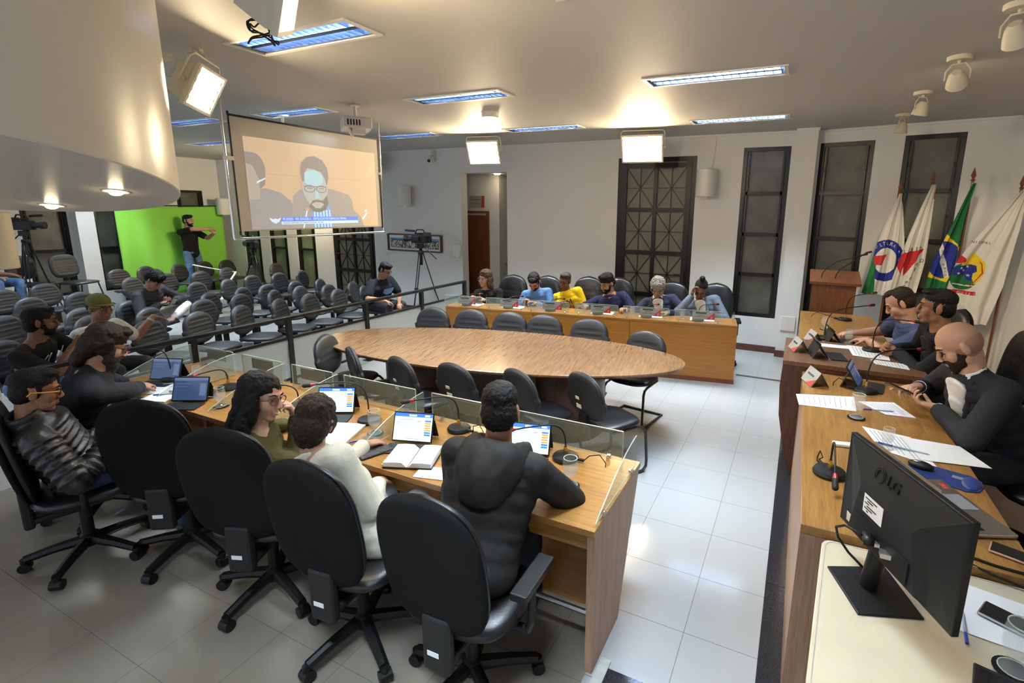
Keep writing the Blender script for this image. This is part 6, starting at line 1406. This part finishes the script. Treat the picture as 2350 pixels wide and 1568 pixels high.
person('woman with a bun in a grey blue jacket resting her cheek on her hand', (-1.02, 7.26, .45), (-1.17, 7.06, 1.09), -84, -90, 36, -8, s=1.1, RH=(-1.27, 6.96, 1.0), LH=(-1.0, 6.86, .79), RE=(-.6, -.3, -.9), LE=(.7, .4, -.5), hr_=dict(dir=(.15, .1, 1), palm=(.9, .1, 0), curl=[35, 42, 50, 56]), sk='brown', hair='bun', hc='black', top='blazer', tc=cloth('grey_blue_jacket', (.13, .165, .21), .25, 30), shirt=whites, vox=.008)
# right desks
person('man in a blue T-shirt typing at the far end of the right desks', (1.24, 5.66, .66), (.86, 5.46, 1.335), 190, 178, 32, 0, s=1.14, bulk=1.2, RH=(.58, 5.80, .955), LH=(.66, 5.52, .955), RE=(.2, .8, -.4), LE=(.2, -.9, -.3), hr_=dict(dir=(-1, -.1, -.12), curl=[26, 32, 38, 44]), hl=dict(dir=(-1, .2, -.12), curl=[30, 34, 40, 44]), sk='light', hair='receding', hc='brown', top='tee', tc=cloth('blue_grey_cotton', (.055, .075, .16), .25, 14), floor=.15, vox=.007)
p = person('man in a black suit with clasped hands at the dark raised desk', (1.36, 4.90, .68), (.985, 4.74, 1.435), 196, 172, 2, 0, s=1.16, bulk=1.08, RH=(.80, 4.97, 1.02), LH=(.80, 4.86, 1.02), RE=(.2, .8, -.5), LE=(.3, -.8, -.4), hr_=dict(dir=(-.8, -.5, .25), palm=(.2, -.9, -.1), curl=[55, 58, 60, 62], thumb=10), hl=dict(dir=(-.8, .45, .2), palm=(.2, .9, -.1), curl=[52, 56, 60, 62], thumb=10), sk='tan', hair='fade', hc='black', eyes='open', top='blazer', tc=cloth('black_suit', (.014, .015, .018), .3, 30), shirt=cloth('dark_shirt', (.02, .018, .018)), floor=.15, vox=.006)
person('bald bearded man in a dark suit looking down at his phone', (1.27, 3.74, .68), (.885, 3.62, 1.385), 204, 180, 36, 0, s=1.14, bulk=1.08, RH=(.77, 3.80, 1.055), LH=(.83, 3.56, 1.0), RE=(.2, .9, -.4), LE=(.35, -1.0, -.25), hr_=dict(dir=(-.75, -.62, .05), palm=(.1, -.3, -.9), curl=[6, 42, 52, 58], thumb=32), hl=dict(dir=(-.92, .25, .2), palm=(-.1, .25, .95), curl=[38, 42, 46, 50], thumb=40), sk='light', hair='shaved', hc='shave', beard='full', bc='brown', top='blazer', tc=suit, shirt=whites, floor=.15, vox=.0055)
held_phone((.64, 3.63, 1.075), (.15, -.85, .3), (-.85, -.1, .35), 'phone held over the oak desk by the bald man')
# interpreter
kn = {1: ((-12.84, 7.28, .56), (-12.9, 7.30, .09), (-12.72, 7.34, .04)), -1: ((-12.84, 7.02, .56), (-12.92, 7.0, .09), (-12.74, 6.98, .04))}
person('standing interpreter in a black T-shirt signing in front of the green cloth', (-12.92, 7.14, 1.04), (-12.88, 7.13, 1.79), 14, 26, 4, 0, s=1.12, RH=(-12.50, 7.32, 1.60), LH=(-12.48, 7.45, 1.50), RE=(.2, -1, .2), LE=(.2, .5, -1), hr_=dict(dir=(.1, 1, .0), palm=(-.2, 0, -1), curl=22), hl=dict(dir=(-.15, -.3, .9), palm=(-.8, 0, -.2), curl=20), legs=kn, sk='light', hair='fade', hc='black', beard='full', eyes='open', top='tee', tc=blackc, trousers=jeans, vox=.008)
# audience
p = person('man in an olive cap and white T-shirt with his arm over the next chair', (-6.34, 2.42, .52), (-6.05, 2.45, 1.16), 18, 12, 0, 0, s=1.06, LH=(-6.28, 2.99, .95), RH=(-5.98, 2.32, .56), LE=(-.2, .3, -.4), RE=(-.3, -.7, -.3), hl=dict(dir=(-.05, 1, -.35), curl=[10, 16, 22, 30]), sk='tan', hair='cap', hc='black', glasses=gm, eyes='open', top='tee', tc=whites, trousers=greyj, vox=.007)
S_, E_, W_ = p['ARM'][1]; b = MB(p['base']); d = (W_ - E_).normalized(); b.cyl(W_ - d * .05, W_ - d * .03, .034, n=16); b.build('watch', M['alu'], p['e'])
p = person('smiling man in a black T-shirt with a white lanyard, seated behind the railing', (-6.22, 1.88, .52), (-5.90, 1.96, 1.135), 40, 66, 4, 0, s=1.06, RH=(-5.74, 2.08, .90), LH=(-5.80, 2.15, .82), RE=(.4, -.4, -.8), LE=(-.3, .6, -.6), hr_=dict(dir=(.1, .75, .6), palm=(-.4, .3, .2), curl=[40, 48, 54, 58]), hl=dict(dir=(.1, .5, .7), palm=(.2, -.8, 0), curl=44), sk='brown', hair='short', hc='black', beard='stubble', bc='black', smile=True, top='tee', tc=blackc, trousers=jeans, vox=.007)
b = MB(p['base']); ch = p['ch']; b.tube([ch(1.0, -.06, .012), ch(.85, -.07, .012), ch(.6, -.04, .012), ch(.45, -.01, .014), ch(.6, .03, .012), ch(.85, .06, .012), ch(1.0, .06, .012)], .0045, 6); b.tube([ch(.99, -.09, .02), ch(.8, -.12, .02), ch(.66, -.10, .02), ch(.5, -.12, .02)], .005, 6); b.box(ch(.44, -.01, .02), (.04, .02, .06)); b.build('lanyard', M['white'], p['e'])
p = person('young man in a grey denim jacket and white trousers looking at his phone', (-8.36, 3.84, .52), (-7.97, 3.88, 1.125), 22, 20, 42, 0, s=1.06, RH=(-7.90, 3.86, .80), LH=(-7.94, 4.05, .80), RE=(.0, -.8, -.5), LE=(0, .8, -.5), hr_=dict(dir=(.4, .7, .2), palm=(.1, .1, 1), curl=36), hl=dict(dir=(.4, -.7, .2), palm=(.1, .1, 1), curl=36), legs={1: ((-8.05, 4.28, .70), (-7.78, 3.96, .60), (-7.72, 3.85, .55)), -1: ((-7.92, 3.78, .53), (-7.86, 3.78, .09), (-7.72, 3.80, .04))}, sk='mid', hair='curly', hc='black', top='jacket', tc=cloth('grey_denim', (.035, .036, .042), .4, 24), trousers=whitet, vox=.008)
held_phone((-7.82, 4.0, .83), (0, 1, 0), (.7, 0, .6), 'phone held by the young man in the denim jacket')
p = person('man in a dark printed T-shirt with glasses seated by the railing near the tripod', (-6.40, 6.36, .50), (-6.12, 6.31, 1.13), -4, 10, 30, 0, s=1.04, bulk=1.32, RH=(-5.95, 6.10, .66), LH=(-5.88, 6.34, .60), RE=(-.3, -.9, -.3), LE=(-.2, .9, -.3), sk='mid', hair='fade', hc='black', glasses=gm, top='tee', tc=cloth('dark_navy_cotton', (.014, .016, .024), .2, 14), trousers=greyj, vox=.008)
chest_print(p, 'NOVEMBRO', .50, .075, M['paper'], .03, .72); chest_print(p, 'AZUL', .40, .05, M['paper'], .03)
b = MB(p['base']); q = [p['ch'](t, x, .032) for t, x in ((.86, -.09), (.88, 0), (.84, .10), (.76, .11), (.70, .05), (.66, -.04), (.74, -.10))]; b.slab(q, p['F'], .004); b.build('blue_print', mat('light_blue_print', (.17, .36, .75), .7), p['e'])
person('person in blue jeans mostly hidden behind the white pillar at left', (-12.02, 3.46, .84), (-12.05, 3.36, 1.46), 30, 30, 20, 0, s=1.05, floor=.3, legs={1: ((-11.62, 3.70, .86), (-11.56, 3.68, .40), (-11.42, 3.72, .34)), -1: ((-11.62, 3.44, .86), (-11.58, 3.42, .40), (-11.44, 3.46, .34))}, sk='mid', hair='short', hc='black', top='tee', tc=blackc, trousers=jeans, vox=.010)
